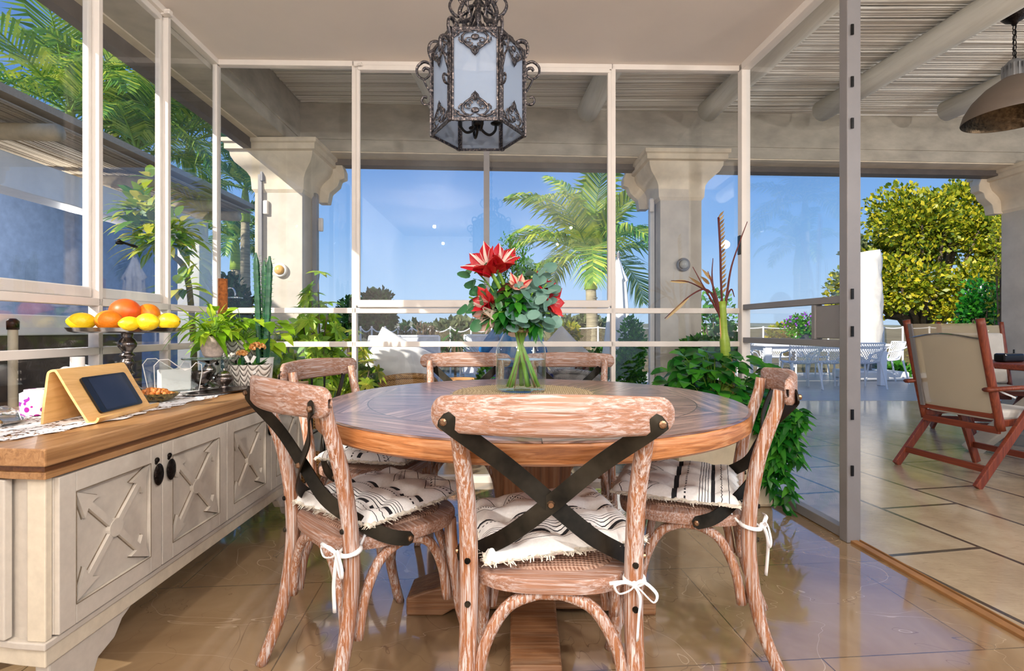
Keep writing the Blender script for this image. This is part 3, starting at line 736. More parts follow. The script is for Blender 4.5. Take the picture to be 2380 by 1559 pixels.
def place_chair(first,loc,rz,label): 
    if first: chair0.location=(*loc,0); chair0.rotation_euler=(0,0,rz); chair0['label']=label; chair0['group']='crossback chairs round the dining table'; return chair0
    return dup(chair0,(*loc,0),rz,label,'crossback chairs round the dining table')
def place_cush(first,loc,rz,label,ties,tilt=(0,0),z=.474):
    o=cush0 if first else dup(cush0)
    o.location=(*loc,z); o.rotation_euler=(tilt[0],tilt[1],rz); o['label']=label; o['group']='striped cushions on the dining chairs'
    return o
def towards(rz): return V((-math.sin(rz),math.cos(rz)))
CH=[('C',(.10,1.365),-.06,'limed wood crossback chair nearest, seen squarely from behind'),
    ('A',(-.435,1.62),-.78,'limed wood crossback chair beside the sideboard, its back turned to the cabinet doors'),
    ('D',(.605,1.78),PI/2-.33,'limed wood crossback chair on the right side of the table by the trailing ivy'),
    ('B',(-.60,2.24),-PI/2-.30,'limed wood crossback chair behind the sideboard end, half hidden by the table'),
    ('F',(-.25,2.68),PI+.06,'limed wood crossback chair across the table, left of the flower jar'),
    ('E',(.31,2.68),PI-.06,'limed wood crossback chair across the table, right of the flower jar')]
CHP={}
for i,(k,loc,rz,lab) in enumerate(CH):
    CHP[k]=(place_chair(i==0,loc,rz,lab),loc,rz)
def cush(k,first,label,off=(0,.03),dr=0,tl=(0,0),ties=(1,),z=.474,flip=0):
    o,loc,rz=CHP[k]; m_=Matrix.Rotation(rz,2); p=V(loc)+m_@V(off)
    c=place_cush(first,p,rz+dr+flip,label,None,tl,z)
    for s in ties:
        # bow in chair space, then turned with the cushion
        t_=tie(c,0,0,s,z=0); q=Matrix.Rotation(-(dr+flip),2)@(V((s*.189,-.184))-V(off)); 
        t_.location=(q.x,q.y,-.03); t_.rotation_euler=(0,0,-(dr+flip))
        for v in t_.data.vertices: pass
    return c
def tie(root,px,py,s=1,z=0):
    m=MB(); r=.0275
    m.tube([V((r*math.cos(a),r*math.sin(a),.004*math.sin(a))) for a in [2*PI*i/20 for i in range(20)]],.0045,6,closed=True,flat=1.6)
    m.tube([V((0,r,0)),V((-s*.012,.05,.02)),V((-s*.02,.07,.05))],.004,6)
    k=V((-s*.006,-r-.006,0)); m.ball(k,.010,8,6)
    for sx,dz in ((s,-.9),(-s,.5)):
        m.tube(smooth_path([k,k+V((sx*.022,-.010,.014)),k+V((sx*.056,-.016,dz*.02)),k+V((sx*.046,-.014,dz*.02-.025)),k+V((sx*.014,-.008,-.010)),k],5),.0052,6,flat=.45)
    m.tube(smooth_path([k,k+V((s*.012,-.012,-.03)),k+V((s*.004,-.014,-.08)),k+V((-s*.004,-.01,-.15))],5),.0055,6,flat=.45)
    m.tube(smooth_path([k,k+V((-s*.03,-.016,.018)),k+V((-s*.07,-.01,.012))],5),.0052,6,flat=.45)
    return m.build('tie',M['tie'],root,smooth=True)
cush('C',True,'white cushion with black stripes on the nearest chair',dr=.22,tl=(.07,0),z=.482,ties=(),flip=-PI/2)
for k,lab,dr,tl,ts,_ in (('A','white striped cushion on the chair beside the sideboard',.12,(.03,.02),(1,),0),('D','white striped cushion with a heavy fringe on the right hand chair',-.05,(.02,0),(-1,),PI),
    ('B','striped cushion shaded by the tabletop on the chair behind the sideboard end',.1,(.02,0),(),PI),('F','striped cushion on the far chair left of the flower jar',0,(0,0),(),0),('E','striped cushion on the far chair right of the flower jar',0,(0,0),(),0)):
    cush(k,False,lab,dr=dr,tl=tl,ties=ts,flip=-PI/2)
cC=[o for o in COL.objects if o.get('label')=='white cushion with black stripes on the nearest chair'][0]
t_=tie(cC,0,0,1); q=Matrix.Rotation(PI/2-.22,2)@V((.189,-.214)); t_.location=(q.x,q.y,-.03); t_.rotation_euler=(0,0,PI/2-.22); t_.scale=(.8,.9,.8)
# ================================================================ sideboard
# local frame: origin at the near front corner on the floor; x back towards the glass wall, y away from the camera
SX,SY=-1.176,1.29; ZT=.736; SL=1.60; SDp=.70; SR=.008
sb=thing('sideboard','long cream sideboard with crossed arrow doors and an oak worktop','sideboard',(SX,SY,0),SR)
def sbp(x,y,z=0):
    m_=Matrix.Rotation(SR,3,'Z')@V((-x,y,0)); return V((SX+m_.x,SY+m_.y,z))
zb=.175; zd=.655
# end face recedes a little: carcass as prism in plan (x negative is back)
foot=[(0,0),(0,SL),(-SDp,SL),(-SDp,.13),(-.08,.012)]
def offs(k): return [(k,-k),(k,SL+k),(-SDp,SL+k),(-SDp,.13-k),(-.08,.012-k)]
m=MB(); m.prism([(-.012,.012),(-.012,SL-.01),(-SDp,SL-.01),(-SDp,.145),(-.09,.024)],.20,zd,'z'); m.build('carcass',M['cabinet'],sb)
m=MB(); m.prism([(0,0),(0,.0),(.0,SL),(-SDp,SL),(-SDp,.13),(-.08,.012)][1:],zb,.222,'z'); m.build('plinth',M['cabinet_edge'],sb,bevel=.003)
m=MB(); m.prism([(.006,-.008),(.006,SL),(-SDp,SL),(-SDp,.122),(-.08,.002)],.222,.24,'z'); m.build('plinth_moulding',M['cabinet'],sb,bevel=.003)
m=MB(); m.prism([(.016,-.018),(.016,SL+.02),(-SDp,SL+.02),(-SDp,.112),(-.08,-.008)],zd,zd+.018,'z'); m.build('lower_oak_lip',M['oak'],sb,bevel=.002)
m=MB(); m.prism([(.008,-.010),(.008,SL+.012),(-SDp,SL+.012),(-SDp,.12),(-.08,.0)],zd+.018,zd+.036,'z'); m.build('oak_groove',M['oak_dark'],sb)
m=MB(); m.prism([(.03,-.034),(.03,SL+.03),(-SDp,SL+.03),(-SDp,.096),(-.08,-.024)],zd+.036,ZT,'z'); m.build('worktop',M['oak'],sb,bevel=.004)
m=MB(); m.prism([(0,.0),(0,.02),(-.06,.05),(-.05,.004)],.24,zd,'z'); m.build('corner_post',M['cabinet_edge'],sb,bevel=.003)
# end panel, slightly recessed
ep=MB(); a=V((-.10,.008,0)); b=V((-SDp+.02,.118,0)); d=(b-a).normalized()
L=(b-a).length; fr=.05
def eb(x0,x1,z0,z1,th,nm,mt): 
    p=a+d*x0; q=a+d*x1; mm=MB(); mm.bar(V((p.x,p.y,(z0+z1)/2)),V((q.x,q.y,(z0+z1)/2)),th,z1-z0); return mm
for x0,x1,z0,z1 in ((0,fr,.245,.65),(L-fr,L,.245,.65),(fr,L-fr,.245,.29),(fr,L-fr,.605,.65)): ep.v+=[]; q=eb(x0,x1,z0,z1,.02,'',None); ep.add(q.v,q.f)
ep.build('end_panel',M['cabinet'],sb,bevel=.003)
# bracket feet
for y0,sgn in ((.02,1),(SL-.02,-1)):
    m=MB(); pr=[(y0,0),(y0+sgn*.09,0),(y0+sgn*.10,.03),(y0+sgn*.14,.05),(y0+sgn*.16,.09),(y0+sgn*.22,.11),(y0+sgn*.25,.15),(y0+sgn*.30,zb),(y0,zb)]
    if sgn<0: pr=pr[::-1]
    m.prism(pr,-.045,-.008,'x'); m.build('foot',M['cabinet'],sb,bevel=.005)
for x0 in (-.06,-SDp+.06):
    m=MB(); m.box((x0,.14,zb/2),(.05,.05,zb)); m.build('foot',M['cabinet'],sb)
# doors
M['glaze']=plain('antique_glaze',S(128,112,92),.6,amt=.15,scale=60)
def mit(pts,h): pass
ndoor=4; dy0=.022; dw=(SL-.03)/ndoor
for i in range(ndoor):
    y0=dy0+i*dw; y1=y0+dw-.004; z0,z1=.246,.650; fr=.052
    m=MB()
    m.prism([(y0,z0),(y1,z0),(y1,z1),(y0,z1)],-.012,.002,'x')
    def blk(ya,yb,za,zb_,x0=.002,x1=.016): m.prism([(ya,za),(yb,za),(yb,zb_),(ya,zb_)],x0,x1,'x')
    blk(y0,y0+fr,z0,z1); blk(y1-fr,y1,z0,z1); blk(y0+fr,y1-fr,z0,z0+fr); blk(y0+fr,y1-fr,z1-fr,z1)
    dr=m.build('door',M['cabinet'],sb,bevel=.002)
    ya,yb,za,zb_=y0+fr,y1-fr,z0+fr,z1-fr; c=V(((ya+yb)/2,(za+zb_)/2)); x=MB()
    for p in ((ya,za),(yb,za),(ya,zb_),(yb,zb_)):
        p=V(p); dd_=(p-c); Ld=dd_.length; dd_.normalize(); n_=V((-dd_.y,dd_.x))
        tip=c+dd_*(Ld-.003); hb=tip-dd_*.070
        sh=[c+n_*.0095,hb+n_*.0095,hb+n_*.034-dd_*.010,tip,hb-n_*.034-dd_*.010,hb-n_*.0095,c-n_*.0095]
        if (sh[1]-sh[0]).cross(sh[3]-sh[0]) if False else False: pass
        x.prism([tuple(q) for q in sh],.002,.0135,'x')
    x.prism([(c.x+.026*math.cos(a_),c.y+.026*math.sin(a_)) for a_ in [2*PI*k/20 for k in range(20)]],.002,.0155,'x')
    x.build('crossed_arrows',M['cabinet'],dr)
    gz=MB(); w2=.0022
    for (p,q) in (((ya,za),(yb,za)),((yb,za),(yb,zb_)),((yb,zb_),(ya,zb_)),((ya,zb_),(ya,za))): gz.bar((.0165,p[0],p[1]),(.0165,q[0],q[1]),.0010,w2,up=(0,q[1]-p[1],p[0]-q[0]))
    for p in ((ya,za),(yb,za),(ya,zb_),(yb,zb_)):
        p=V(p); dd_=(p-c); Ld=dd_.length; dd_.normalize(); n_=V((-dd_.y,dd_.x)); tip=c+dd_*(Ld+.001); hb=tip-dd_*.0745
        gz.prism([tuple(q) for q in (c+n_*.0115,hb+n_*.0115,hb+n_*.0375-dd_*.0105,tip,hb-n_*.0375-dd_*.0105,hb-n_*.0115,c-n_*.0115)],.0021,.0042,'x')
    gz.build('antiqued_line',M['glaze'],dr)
    # oval hanging knobs near the meeting edges
    side=[1,-1,1,-1,1][i]; ky=(y1-.028) if side>0 else (y0+.030); k=MB()
    k.ball((.026,ky,.556),.0225,16,12,sx=.30,sy=1.0,sz=1.6); k.ball((.020,ky,.603),.009,10,6,sx=.7); k.tube([(.008,ky,.603),(.018,ky,.603)],.006); k.ball((.016,ky,.594),.006,8,6)
    k.build('knob',M['knob'],dr,smooth=True)
    if i<4 and False: pass
# ---------------------------------------------------------------- things on the worktop
ZS=ZT+.0008
def on(px,py,z=None): return G(px,py,ZT if z is None else z)
# lace runner
def lace():
    m=MB(); n=90; w_=12; e0=lambda t_: V(sbp(.13+.012*math.sin(t_*37)+.008*math.sin(t_*83+1)+.006*math.sin(t_*151),.02+t_*1.60))
    for i in range(n+1):
        t_=i/n; a_=sbp(.095+.010*math.sin(t_*43)+.007*math.sin(t_*97)+ (.05 if .0<t_<.22 else 0)*(1-t_/.22),-.01+t_*1.62); b_=sbp(.60,.10+t_*1.52)
        for j in range(w_+1):
            p=a_+(b_-a_)*j/w_; m.v.append((p.x,p.y,ZS+.0015+.002*abs(math.sin(i*.9+j))*(1 if j<3 else .4)))
    for i in range(n):
        for j in range(w_): q=i*(w_+1)+j; m.f.append((q,q+1,q+w_+2,q+w_+1))
    return m
t=NT('lace'); x,y,z=t.xyz(); v=t.new('ShaderNodeTexVoronoi'); v.inputs['Scale'].default_value=95; t.l.new(t.tc.outputs['Object'],v.inputs[0])
hole=t.math('GREATER_THAN',v.outputs['Distance'],.52); nn=t.math('GREATER_THAN',t.noise(16,None,2),.50)
t.set(Base_Color=(.86,.86,.88),Roughness=.9,Alpha=t.math('SUBTRACT',1.0,t.math('MULTIPLY',hole,nn))); t.bump(v.outputs['Distance'],.6,.003); M['lace']=t.m
tag(lace().build('lace_runner',M['lace'],smooth=True),'white lace runner laid along the sideboard worktop','table runner')
# tablet stand: bent bamboo sheet
st0=G(165,1010,ZT); A_=G(190,985,ZT); 
p0=D(105,995,1.415); 
def strip(path,w0,w1,th,mat,parent,name,c0,dirw):
    pass
ts=thing('tablet_stand','bent bamboo tablet stand on the lace runner','stand',(0,0,0))
base=G(108,1002,ZT); bx=V((base.x,base.y)); wd=.33
ex=V((1,0,0)); 
sa=.42   # width direction in plan
wv=V((-.12,.993,0)); fv=V((.993,.12,0))   # width, front
o=V((-1.437,1.565,ZT+.004))
prof=[(0,0),(.004,.05),(.010,.10),(.016,.150),(.022,.160),(.032,.163),(.042,.156),(.075,.095),(.125,.008),(.134,.001),(.145,.0),(.154,.006),(.158,.016)]
prof=[(a_.x,a_.y) for a_ in smooth_path([V((p[0],p[1],0)) for p in prof],4)]
m=MB(); th=.0035; n=len(prof); top=[]
for side in (0,1):
    for q in (-1,1):
        for i,(f_,z_) in enumerate(prof):
            a_=V(prof[min(i+1,n-1)])-V(prof[max(i-1,0)]); a_.normalize(); nr=V((-a_.y,a_.x))*th*q
            p=o+wv*(wd*side)+fv*(f_+nr.x)+V((0,0,z_+nr.y)); m.v.append(p)
for i in range(n-1):
    a_,b_,c_,d_=i,n+i,2*n+i,3*n+i
    m.f+= [(a_,a_+1,c_+1,c_),(b_,d_,d_+1,b_+1),(a_,b_,b_+1,a_+1),(c_,c_+1,d_+1,d_)]
m.f+=[(0,2*n,3*n,n),(n-1,2*n-1,4*n-1,3*n-1)]
m.build('bent_sheet',M['bamboo'],ts,ang=.6)
sd=V((.125-.042,.008-.156)).normalized()  # slope direction down the face
def onface(wu,down,lift):
    f_=.042+sd.x*down; z_=.156+sd.y*down; nr=V((-sd.y,sd.x)); 
    return o+wv*wu+fv*(f_+nr.x*lift)+V((0,0,z_+nr.y*lift))
m=MB(); m.v=[o+wv*.16+fv*.012+V((0,0,.028))+wv*a_+V((0,0,b_))-fv*.006*0+fv*.004 for a_,b_ in ((0,0),(.022,0),(.022,.02),(0,.02))]; m.f=[(0,1,2,3)]; 
tb=thing('tablet','black tablet leaning in the bamboo stand','tablet',(0,0,0))
def slab(w0,w1,d0,d1,l0,l1,r=.010):
    pts=[]
    for cx,cy,a0 in ((w1-r,d1-r,0),(w0+r,d1-r,PI/2),(w0+r,d0+r,PI),(w1-r,d0+r,1.5*PI)):
        for k in range(6): a_=a0+PI/2*k/5; pts.append((cx+r*math.cos(a_),cy+r*math.sin(a_)))
    mm=MB(); N=len(pts); mm.v=[onface(a_,b_,l0) for a_,b_ in pts]+[onface(a_,b_,l1) for a_,b_ in pts]
    mm.f=[tuple(range(N)),tuple(reversed(range(N,2*N)))]+[(i,N+i,N+(i+1)%N,(i+1)%N) for i in range(N)]; return mm
M['tab_body']=plain('tablet_bezel',S(14,14,16),.2,amt=.05); M['screen']=plain('dark_screen',S(34,36,44),.12,amt=.2,scale=20)
slab(.062,.285,.030,.160,.0045,.0115).build('casing',M['tab_body'],tb); slab(.090,.258,.037,.153,.0116,.0122,.002).build('screen',M['screen'],tb)
# cake stand
cs=on(294,916); cs=V((-1.70,2.262,ZT))
ct=thing('cake_stand','tall turned silver cake stand piled with citrus fruit','cake stand',(cs.x,cs.y,ZS+.003))
zt=.287
m=MB().lathe([(0,.0),(.075,0),(.078,.006),(.070,.014),(.050,.03),(.030,.052),(.022,.075),(.020,.085),(.027,.092),(.027,.098),(.019,.106),(.023,.125),(.029,.142),(.023,.155),(.018,.165),(.030,.172),(.030,.178),(.019,.187),(.022,.198),(.034,.213),(.037,.226),(.030,.242),(.019,.254),(.022,.262),(.022,zt-.010)],32)
m.build('stem',M['pewter'],ct,smooth=True)
m=MB().lathe([(0,zt-.012),(.18,zt-.012),(.200,zt-.006),(.208,zt+.006),(.211,zt+.010),(.205,zt+.008),(.196,zt-.002),(.18,zt-.006),(0,zt-.006)],56); m.build('tray',M['silver'],ct,ang=.5)
M['lemon']=plain('lemon_peel',S(246,206,20),.4,amt=.05,scale=60,bump=.25); M['orange']=plain('orange_peel',S(244,134,14),.4,amt=.06,scale=60,bump=.25); M['grapefruit']=plain('grapefruit_peel',S(236,96,24),.4,amt=.12,scale=12,bump=.15)
M['tip']=plain('fruit_stalk',S(110,112,30),.7)
zf=ZS+.003+zt-.006
def fruit(kind,px,py,Y,r,label,sq=1,tipdir=None,rz=0):
    p=D(px,py,Y); tr=r*sq; mat={'lemon':'lemon','orange':'orange','grapefruit':'grapefruit'}[kind]
    root=thing(kind,label,'fruit',(p.x,p.y,p.z)); m=MB(); n,k=24,16
    for i in range(k+1):
        a_=PI*i/k
        for j in range(n):
            b_=2*PI*j/n; e=1.0
            x_=math.cos(a_)*r*sq*(1+(.10*max(0,abs(math.cos(a_))-.86)/.14 if kind=='lemon' else 0)); q=math.sin(a_)*r
            m.v.append((x_,q*math.cos(b_),q*math.sin(b_)))
    for i in range(k):
        for j in range(n): m.f.append((i*n+j,i*n+(j+1)%n,(i+1)*n+(j+1)%n,(i+1)*n+j))
    b_=m.build('peel',M[mat],root,smooth=True); tp=MB().tube([(-r*sq*(1.09 if kind=='lemon' else .985),0,0),(-r*sq*(1.13 if kind=='lemon' else 1.02),0,0)],[r*.12,r*.08],8).build('stalk_end',M['tip'],root)
    root.rotation_euler=(0,0,rz); return root
for a_ in [('lemon',190,747,2.20,.0385,'yellow lemon at the near left rim of the cake stand',1.28,0,.5),('orange',253,745,2.17,.0445,'orange fruit between the lemons at the front of the cake stand',1.12,0,.3),
  ('grapefruit',291,724,2.30,.058,'large red orange fruit on top of the citrus pile',1.12,0,-.2),('orange',345,729,2.36,.046,'orange on the right shoulder of the citrus pile',1.02,0,PI+.9),
  ('lemon',302,752,2.11,.030,'small lemon tucked in the middle of the citrus pile',1.25,0,.9),('lemon',343,748,2.14,.0365,'lemon at the front right of the cake stand',1.30,0,-.1),
  ('lemon',391,747,2.27,.0385,'lemon at the far right rim of the cake stand',1.30,0,PI-.1),('lemon',318,746,2.32,.037,'lemon half hidden at the back of the citrus pile',1.2,0,1.2)]:
    fruit(*a_)
# nuts dish
p=on(357,936); nd=thing('nut_dish','cut glass dish heaped with nuts beside the tablet stand','dish',(p.x-.01,p.y+.02,ZS+.003))
M['cutglass']=plain('amber_cut_glass',S(110,92,44),.12,amt=.5,scale=60,bump=.8); M['nuts']=plain('roasted_nuts',S(204,124,56),.5,amt=.3,scale=60)
m=MB(); m.lathe([(0,.004),(.045,.0),(.07,.010),(.088,.024),(.094,.034),(.090,.034),(.082,.026),(0,.012)],40,sy=.7); m.v=[(x*(1+.04*math.cos(14*math.atan2(y,x))),y*(1+.04*math.cos(14*math.atan2(y,x))),z) for x,y,z in m.v]; m.build('dish',M['cutglass'],nd)
m=MB()
for i in range(150):
    a_=R.random()*6.28; q=R.random()**.5*.072; m.ball((q*math.cos(a_),q*.66*math.sin(a_),.022+.024*(1-(q/.072)**2)+R.uniform(-.003,.004)),R.uniform(.006,.0085),7,5,sx=1.4,rot=rotm(0,R.random()*3,R.random()*6))
tag(m.build('nuts',M['nuts'],smooth=True,loc=(nd.location.x,nd.location.y,nd.location.z)),'roasted nuts heaped in the glass dish','nuts',kind='stuff')
# tea tray with creamer, sugar bowl, cruets
tp=on(520,914); tr=thing('serving_tray','flat dark metal tray holding the silver tea things','tray',(tp.x-.02,tp.y+.02,ZS+.003),1.25)
m=MB().lathe([(0,.0),(.155,0),(.185,.006),(.190,.010),(.183,.009),(.155,.004),(0,.004)],48,sy=.42); m.build('tray',M['pewter'],tr,smooth=True)
def tp_(px,py): q=on(px,py); return V((q.x,q.y,ZS+.008))
c0=tp_(468,906); cr_=thing('creamer','silver footed creamer jug with curled handle on the tray','jug',c0)
m=MB().lathe([(0,0),(.026,0),(.027,.005),(.014,.012),(.016,.020),(.036,.034),(.044,.052),(.040,.070),(.044,.084),(.042,.084),(.037,.070),(.040,.052),(.03,.036),(0,.03)],28); m.v=[(x+(.018*max(0,(z-.06)/.024) if x>.03 else 0),y,z+(.006*max(0,(z-.06)/.024) if x>.03 else 0)) for x,y,z in m.v]; m.build('body',M['pewter'],cr_,smooth=True)
MB().tube(smooth_path([(-.040,0,.076),(-.062,0,.088),(-.080,0,.070),(-.070,0,.045),(-.048,0,.036)],6),.0045,8).build('handle',M['pewter'],cr_,smooth=True)
c1=tp_(508,907); su=thing('sugar_bowl','round lidded silver sugar bowl on the tray','bowl',(c1.x+.01,c1.y+.03,c1.z))
m=MB().lathe([(0,0),(.024,0),(.024,.004),(.016,.010),(.034,.024),(.044,.042),(.040,.058),(.032,.062),(0,.058)],28); m.build('body',M['pewter'],su,smooth=True)
m=MB().lathe([(.036,.060),(.030,.072),(.014,.082),(.005,.085),(.008,.092),(0,.097)],24); m.build('lid',M['silver'],su,smooth=True)
MB().tube(smooth_path([(-.038,.0,.056),(-.060,.0,.060),(-.062,0,.036),(-.040,0,.030)],5),.004,8).build('handle',M['pewter'],su,smooth=True)
M['cruet']=glassmat('cruet_glass',(.86,.90,.88),2.2)
for px,py,lab in ((497,893,'glass cruet bottle with black pourer behind the sugar bowl'),(541,899,'glass cruet bottle at the end of the tea tray')):
    q=tp_(px,py); cb=thing('cruet_bottle',lab,'bottle',(q.x,q.y+.03,q.z-.004),group='cruets on the tea tray')
    MB().lathe([(0,0),(.028,0),(.030,.004),(.030,.045),(.029,.060),(.014,.080),(.010,.095),(.011,.10)],24,close=False).build('bottle',M['cruet'],cb,smooth=True)
    MB().lathe([(.0275,.002),(.0275,.044),(0,.044)],20).build('liquid',M['silver'],cb,smooth=True)
    MB().lathe([(.006,.095),(.010,.10),(.010,.108),(.005,.11),(.005,.128),(0,.13)],12).build('pourer',M['black_metal'],cb)
# napkin holder
np_=on(415,916); nh=thing('napkin_holder','clear acrylic napkin holder with scalloped sides','napkin holder',(np_.x-.055,np_.y+.055,ZS+.003),.95)
def scal(hh): return [(-.09,0),(.09,0),(.095,.09),(.09,.125),(.065,.135),(.045,.11),(.02,.10),(-.02,.13),(-.05,.155),(-.085,.155),(-.105,.13)]
for yy,ti in ((-.035,-.0),(.035,0)):
    m=MB(); m.prism(scal(0),yy-.0015,yy+.0015,'y'); m.v=[(x,y+z*(.22 if yy>0 else -.22),z) for x,y,z in m.v]; m.build('side_panel',M['clear'],nh)
    e=MB(); pts=[V((x,yy+z*(.22 if yy>0 else -.22),z)) for x,z in scal(0)]; e.tube(pts,.0022,5,closed=True); e.build('rim',M['cutrim'] if 'cutrim' in M else M['white'],nh)
m=MB().box((0,0,.003),(.18,.07,.005)); m.build('base',M['clear'],nh)
nk=thing('napkins','stack of white paper napkins in the clear holder','napkins',(nh.location.x,nh.location.y,nh.location.z+.007),.95); m=MB().box((-.0,0,.05),(.13,.04,.10)); m.build('stack',M['white_fabric'],nk,bevel=.006)
# pedestal stand with lily pot
gs=on(487,884); gl=thing('glass_stand','round glass topped silver pedestal under the potted lily','stand',(-1.515,2.56,ZS+.003))
M['gl_top']=glassmat('thick_glass',(.80,.88,.86),3.0)
MB().lathe([(0,0),(.06,0),(.055,.01),(.02,.02),(.013,.05),(.030,.075),(.033,.09),(.02,.11),(.012,.12),(.05,.135),(.052,.14),(0,.14)],28).build('pedestal',M['silver'],gl,smooth=True)
MB().lathe([(0,.141),(.117,.141),(.119,.146),(.117,.151),(0,.151)],48).build('top',M['gl_top'],gl,smooth=True)
lz=ZS+.003+.152
lp=thing('potted_lily','leafy peace lily in a speckled ceramic pot on the glass stand','plant',(-1.495,2.56,lz))
M['pot_speck']=plain('speckled_pot',S(196,176,164),.5,amt=.15,scale=70); 
MB().lathe([(0,0),(.035,0),(.044,.010),(.054,.040),(.057,.075),(.055,.105),(.050,.105),(.052,.07),(0,.07)],32).build('pot',M['pot_speck'],lp,smooth=True)
m=MB(); stm=MB()
for i in range(85):
    a_=R.random()*6.28; el=R.uniform(.35,1.5); L0=R.uniform(.05,.17); d_=V((math.cos(a_)*math.cos(el),math.sin(a_)*math.cos(el),math.sin(el)))
    b0=V((R.uniform(-.03,.03),R.uniform(-.03,.03),.09)); tip=b0+d_*L0; tip.z-=.02
    stm.tube([b0,b0+d_*L0*.5+V((0,0,.01)),tip],.0018,4); m.leaf(tip,V((d_.x,d_.y,d_.z*.4+R.uniform(-.5,.3))),(0,0,1),R.uniform(.07,.12),R.uniform(.03,.045),R.uniform(.2,.9),4,.2)
m.build('leaves',M['leaf_bright'],lp,smooth=True); stm.build('stalks',M['stem'],lp)
# things at the near left of the worktop
def jar(name,lab,px,py,r,h,mat,lid=None,cat='jar',dY=0,xy=None):
    q=on(px,py)
    if xy: q=V((*xy,0))
    t_=thing(name,lab,cat,(q.x,q.y+dY,ZS+.003)); MB().lathe([(0,0),(r*.96,0),(r,.004),(r,h*.86),(r*.8,h*.93),(r*.8,h),(0,h)],28).build('body',mat,t_,ang=.6)
    if lid: MB().lathe([(r*.86,h*.9),(r*.86,h*1.12),(0,h*1.12)],24).build('lid',lid,t_,ang=.6)
    return t_
def dots(name):
    t=NT(name); v=t.new('ShaderNodeTexVoronoi'); v.inputs['Scale'].default_value=42; t.l.new(t.tc.outputs['Object'],v.inputs[0]); f=t.math('LESS_THAN',v.outputs['Distance'],.42)
    f=t.math('MULTIPLY',f,t.math('GREATER_THAN',t.noise(9),.48)); col=t.mix(t.noise(11,None,1),c4(S(60,60,190)),c4(S(200,20,120))); t.set(Base_Color=t.mix(f,c4(S(236,236,240)),col),Roughness=.25); return t.m
M['floral']=dots('floral_china')
jar('canister','white porcelain canister with scattered purple flowers',16,978,.056,.085,M['floral'],None,'canister',.12)
jar('canister','small floral canister right beside the taller white one',44,962,.030,.062,M['floral'],M['white'],'canister',.22)
jar('toiletry_jar','plain white lidded jar behind the floral canisters',38,940,.050,.10,M['plastic_white'],M['plastic_white'],'jar',.22)
jar('pump_bottle','white bottle with a translucent tall cap by the window rail',178,905,.026,.165,M['plastic_white'],M['white'],'bottle',.0,(-1.655,1.95))
jar('small_tub','low white tub behind the bamboo stand',143,915,.028,.125,M['plastic_white'],M['white'],'tub',.0,(-1.68,1.91))
bq=on(88,952); bw=thing('metal_bowl','dark dented metal bowl full of paper packets','bowl',(bq.x-.02,bq.y+.20,ZS+.003))
MB().lathe([(0,0),(.05,.002),(.082,.03),(.094,.062),(.098,.066),(.092,.062),(.078,.032),(0,.010)],36).build('body',plain('bronze_bowl',S(92,72,58),.25,1,amt=.3,scale=20),bw,smooth=True)
M['packet']=plain('paper_packet',S(228,236,238),.6,amt=.03)
for i in range(5):
    o_=MB().box((0,0,0),(.07,.012,.11)).build('paper_packet',M['packet'],bevel=.002); o_.location=(bw.location.x+R.uniform(-.03,.05),bw.location.y+(i-2)*.022,bw.location.z+.085); o_.rotation_euler=(R.uniform(-.3,.3),.45+R.uniform(-.3,.3),R.uniform(-.3,.3)); tag(o_,'folded white paper packet standing in the dark metal bowl','packet','paper packets in the metal bowl')
o_=MB().ball((0,0,0),.04,16,12,sy=.5).build('foam_pad',M['white_fabric'],smooth=True,loc=(bw.location.x-.05,bw.location.y,bw.location.z+.10)); tag(o_,'round white pad leaning in the dark metal bowl','pad')
q=on(45,985); ft=thing('wrapped_tray','oval silver tray covered with clear cling film','tray',(-1.615,1.58,ZS+.003),-.5); ft.scale=(.74,.74,.9)
MB().lathe([(0,0),(.13,0),(.165,.010),(.170,.014),(.16,.011),(.12,.004),(0,.004)],44,sy=.62).build('tray',M['silver'],ft,smooth=True)
m=MB().lathe([(.155,.012),(.14,.035),(.10,.05),(.05,.052),(0,.05)],30,sy=.6,close=False); m.v=[(x,y,z+R.uniform(-.004,.004)) for x,y,z in m.v]; m.build('film_cover',M['clear'],ft)
MB().tube(smooth_path([(.155,-.02,.02),(.18,-.03,.016),(.21,-.03,.018)],4),[.008]*4+[.011]*3+[.013]*2,8).build('handle',M['silver'],ft,smooth=True)
# ================================================================ palms
def frond(m,base,dirv,L,up=.5,nl=46,ll=.55,lw=.035,droop=.5,stemmb=None,hang=.35,r0=.022):
    "feather frond: arching rachis with two rows of blades"
    d=V((dirv[0],dirv[1],0)); 
    if d.length<1e-4: d=V((1,0,0))
    d.normalize(); pts=[]; el=up; p=V(base); st=L/14
    for i in range(15):
        pts.append(p.copy()); p=p+(d*math.cos(el)+V((0,0,1))*math.sin(el))*st; el-=droop*2.4/14*(.4+i/10)
    (stemmb or m).tube(pts,[r0*(1-i/16) for i in range(15)],5)
    side=d.cross(V((0,0,1)))
    for k in range(nl):
        t_=.12+.88*k/(nl-1); q=t_*14; i=min(int(q),13); c=pts[i]+(pts[i+1]-pts[i])*(q-i); tg=(pts[i+1]-pts[i]).normalized()
        l=ll*(math.sin(PI*min(1,.12+t_*.86))**.6)*R.uniform(.88,1.1)
        nrm=side.cross(tg)
        for s in (-1,1):
            dd_=(side*s*R.uniform(.85,1.0)+tg*(.55+.5*t_)+nrm*R.uniform(.05,.35)).normalized()
            tip=c+dd_*l-V((0,0,hang*l*R.uniform(.6,1.3))); midp=c+dd_*l*.55+V((0,0,.0)); w=nrm.cross(dd_).normalized() if False else tg*lw*.5
            m.add([c-w*.6,c+w*.6,midp+w,midp-w,tip],[(0,1,2,3),(3,2,4)])
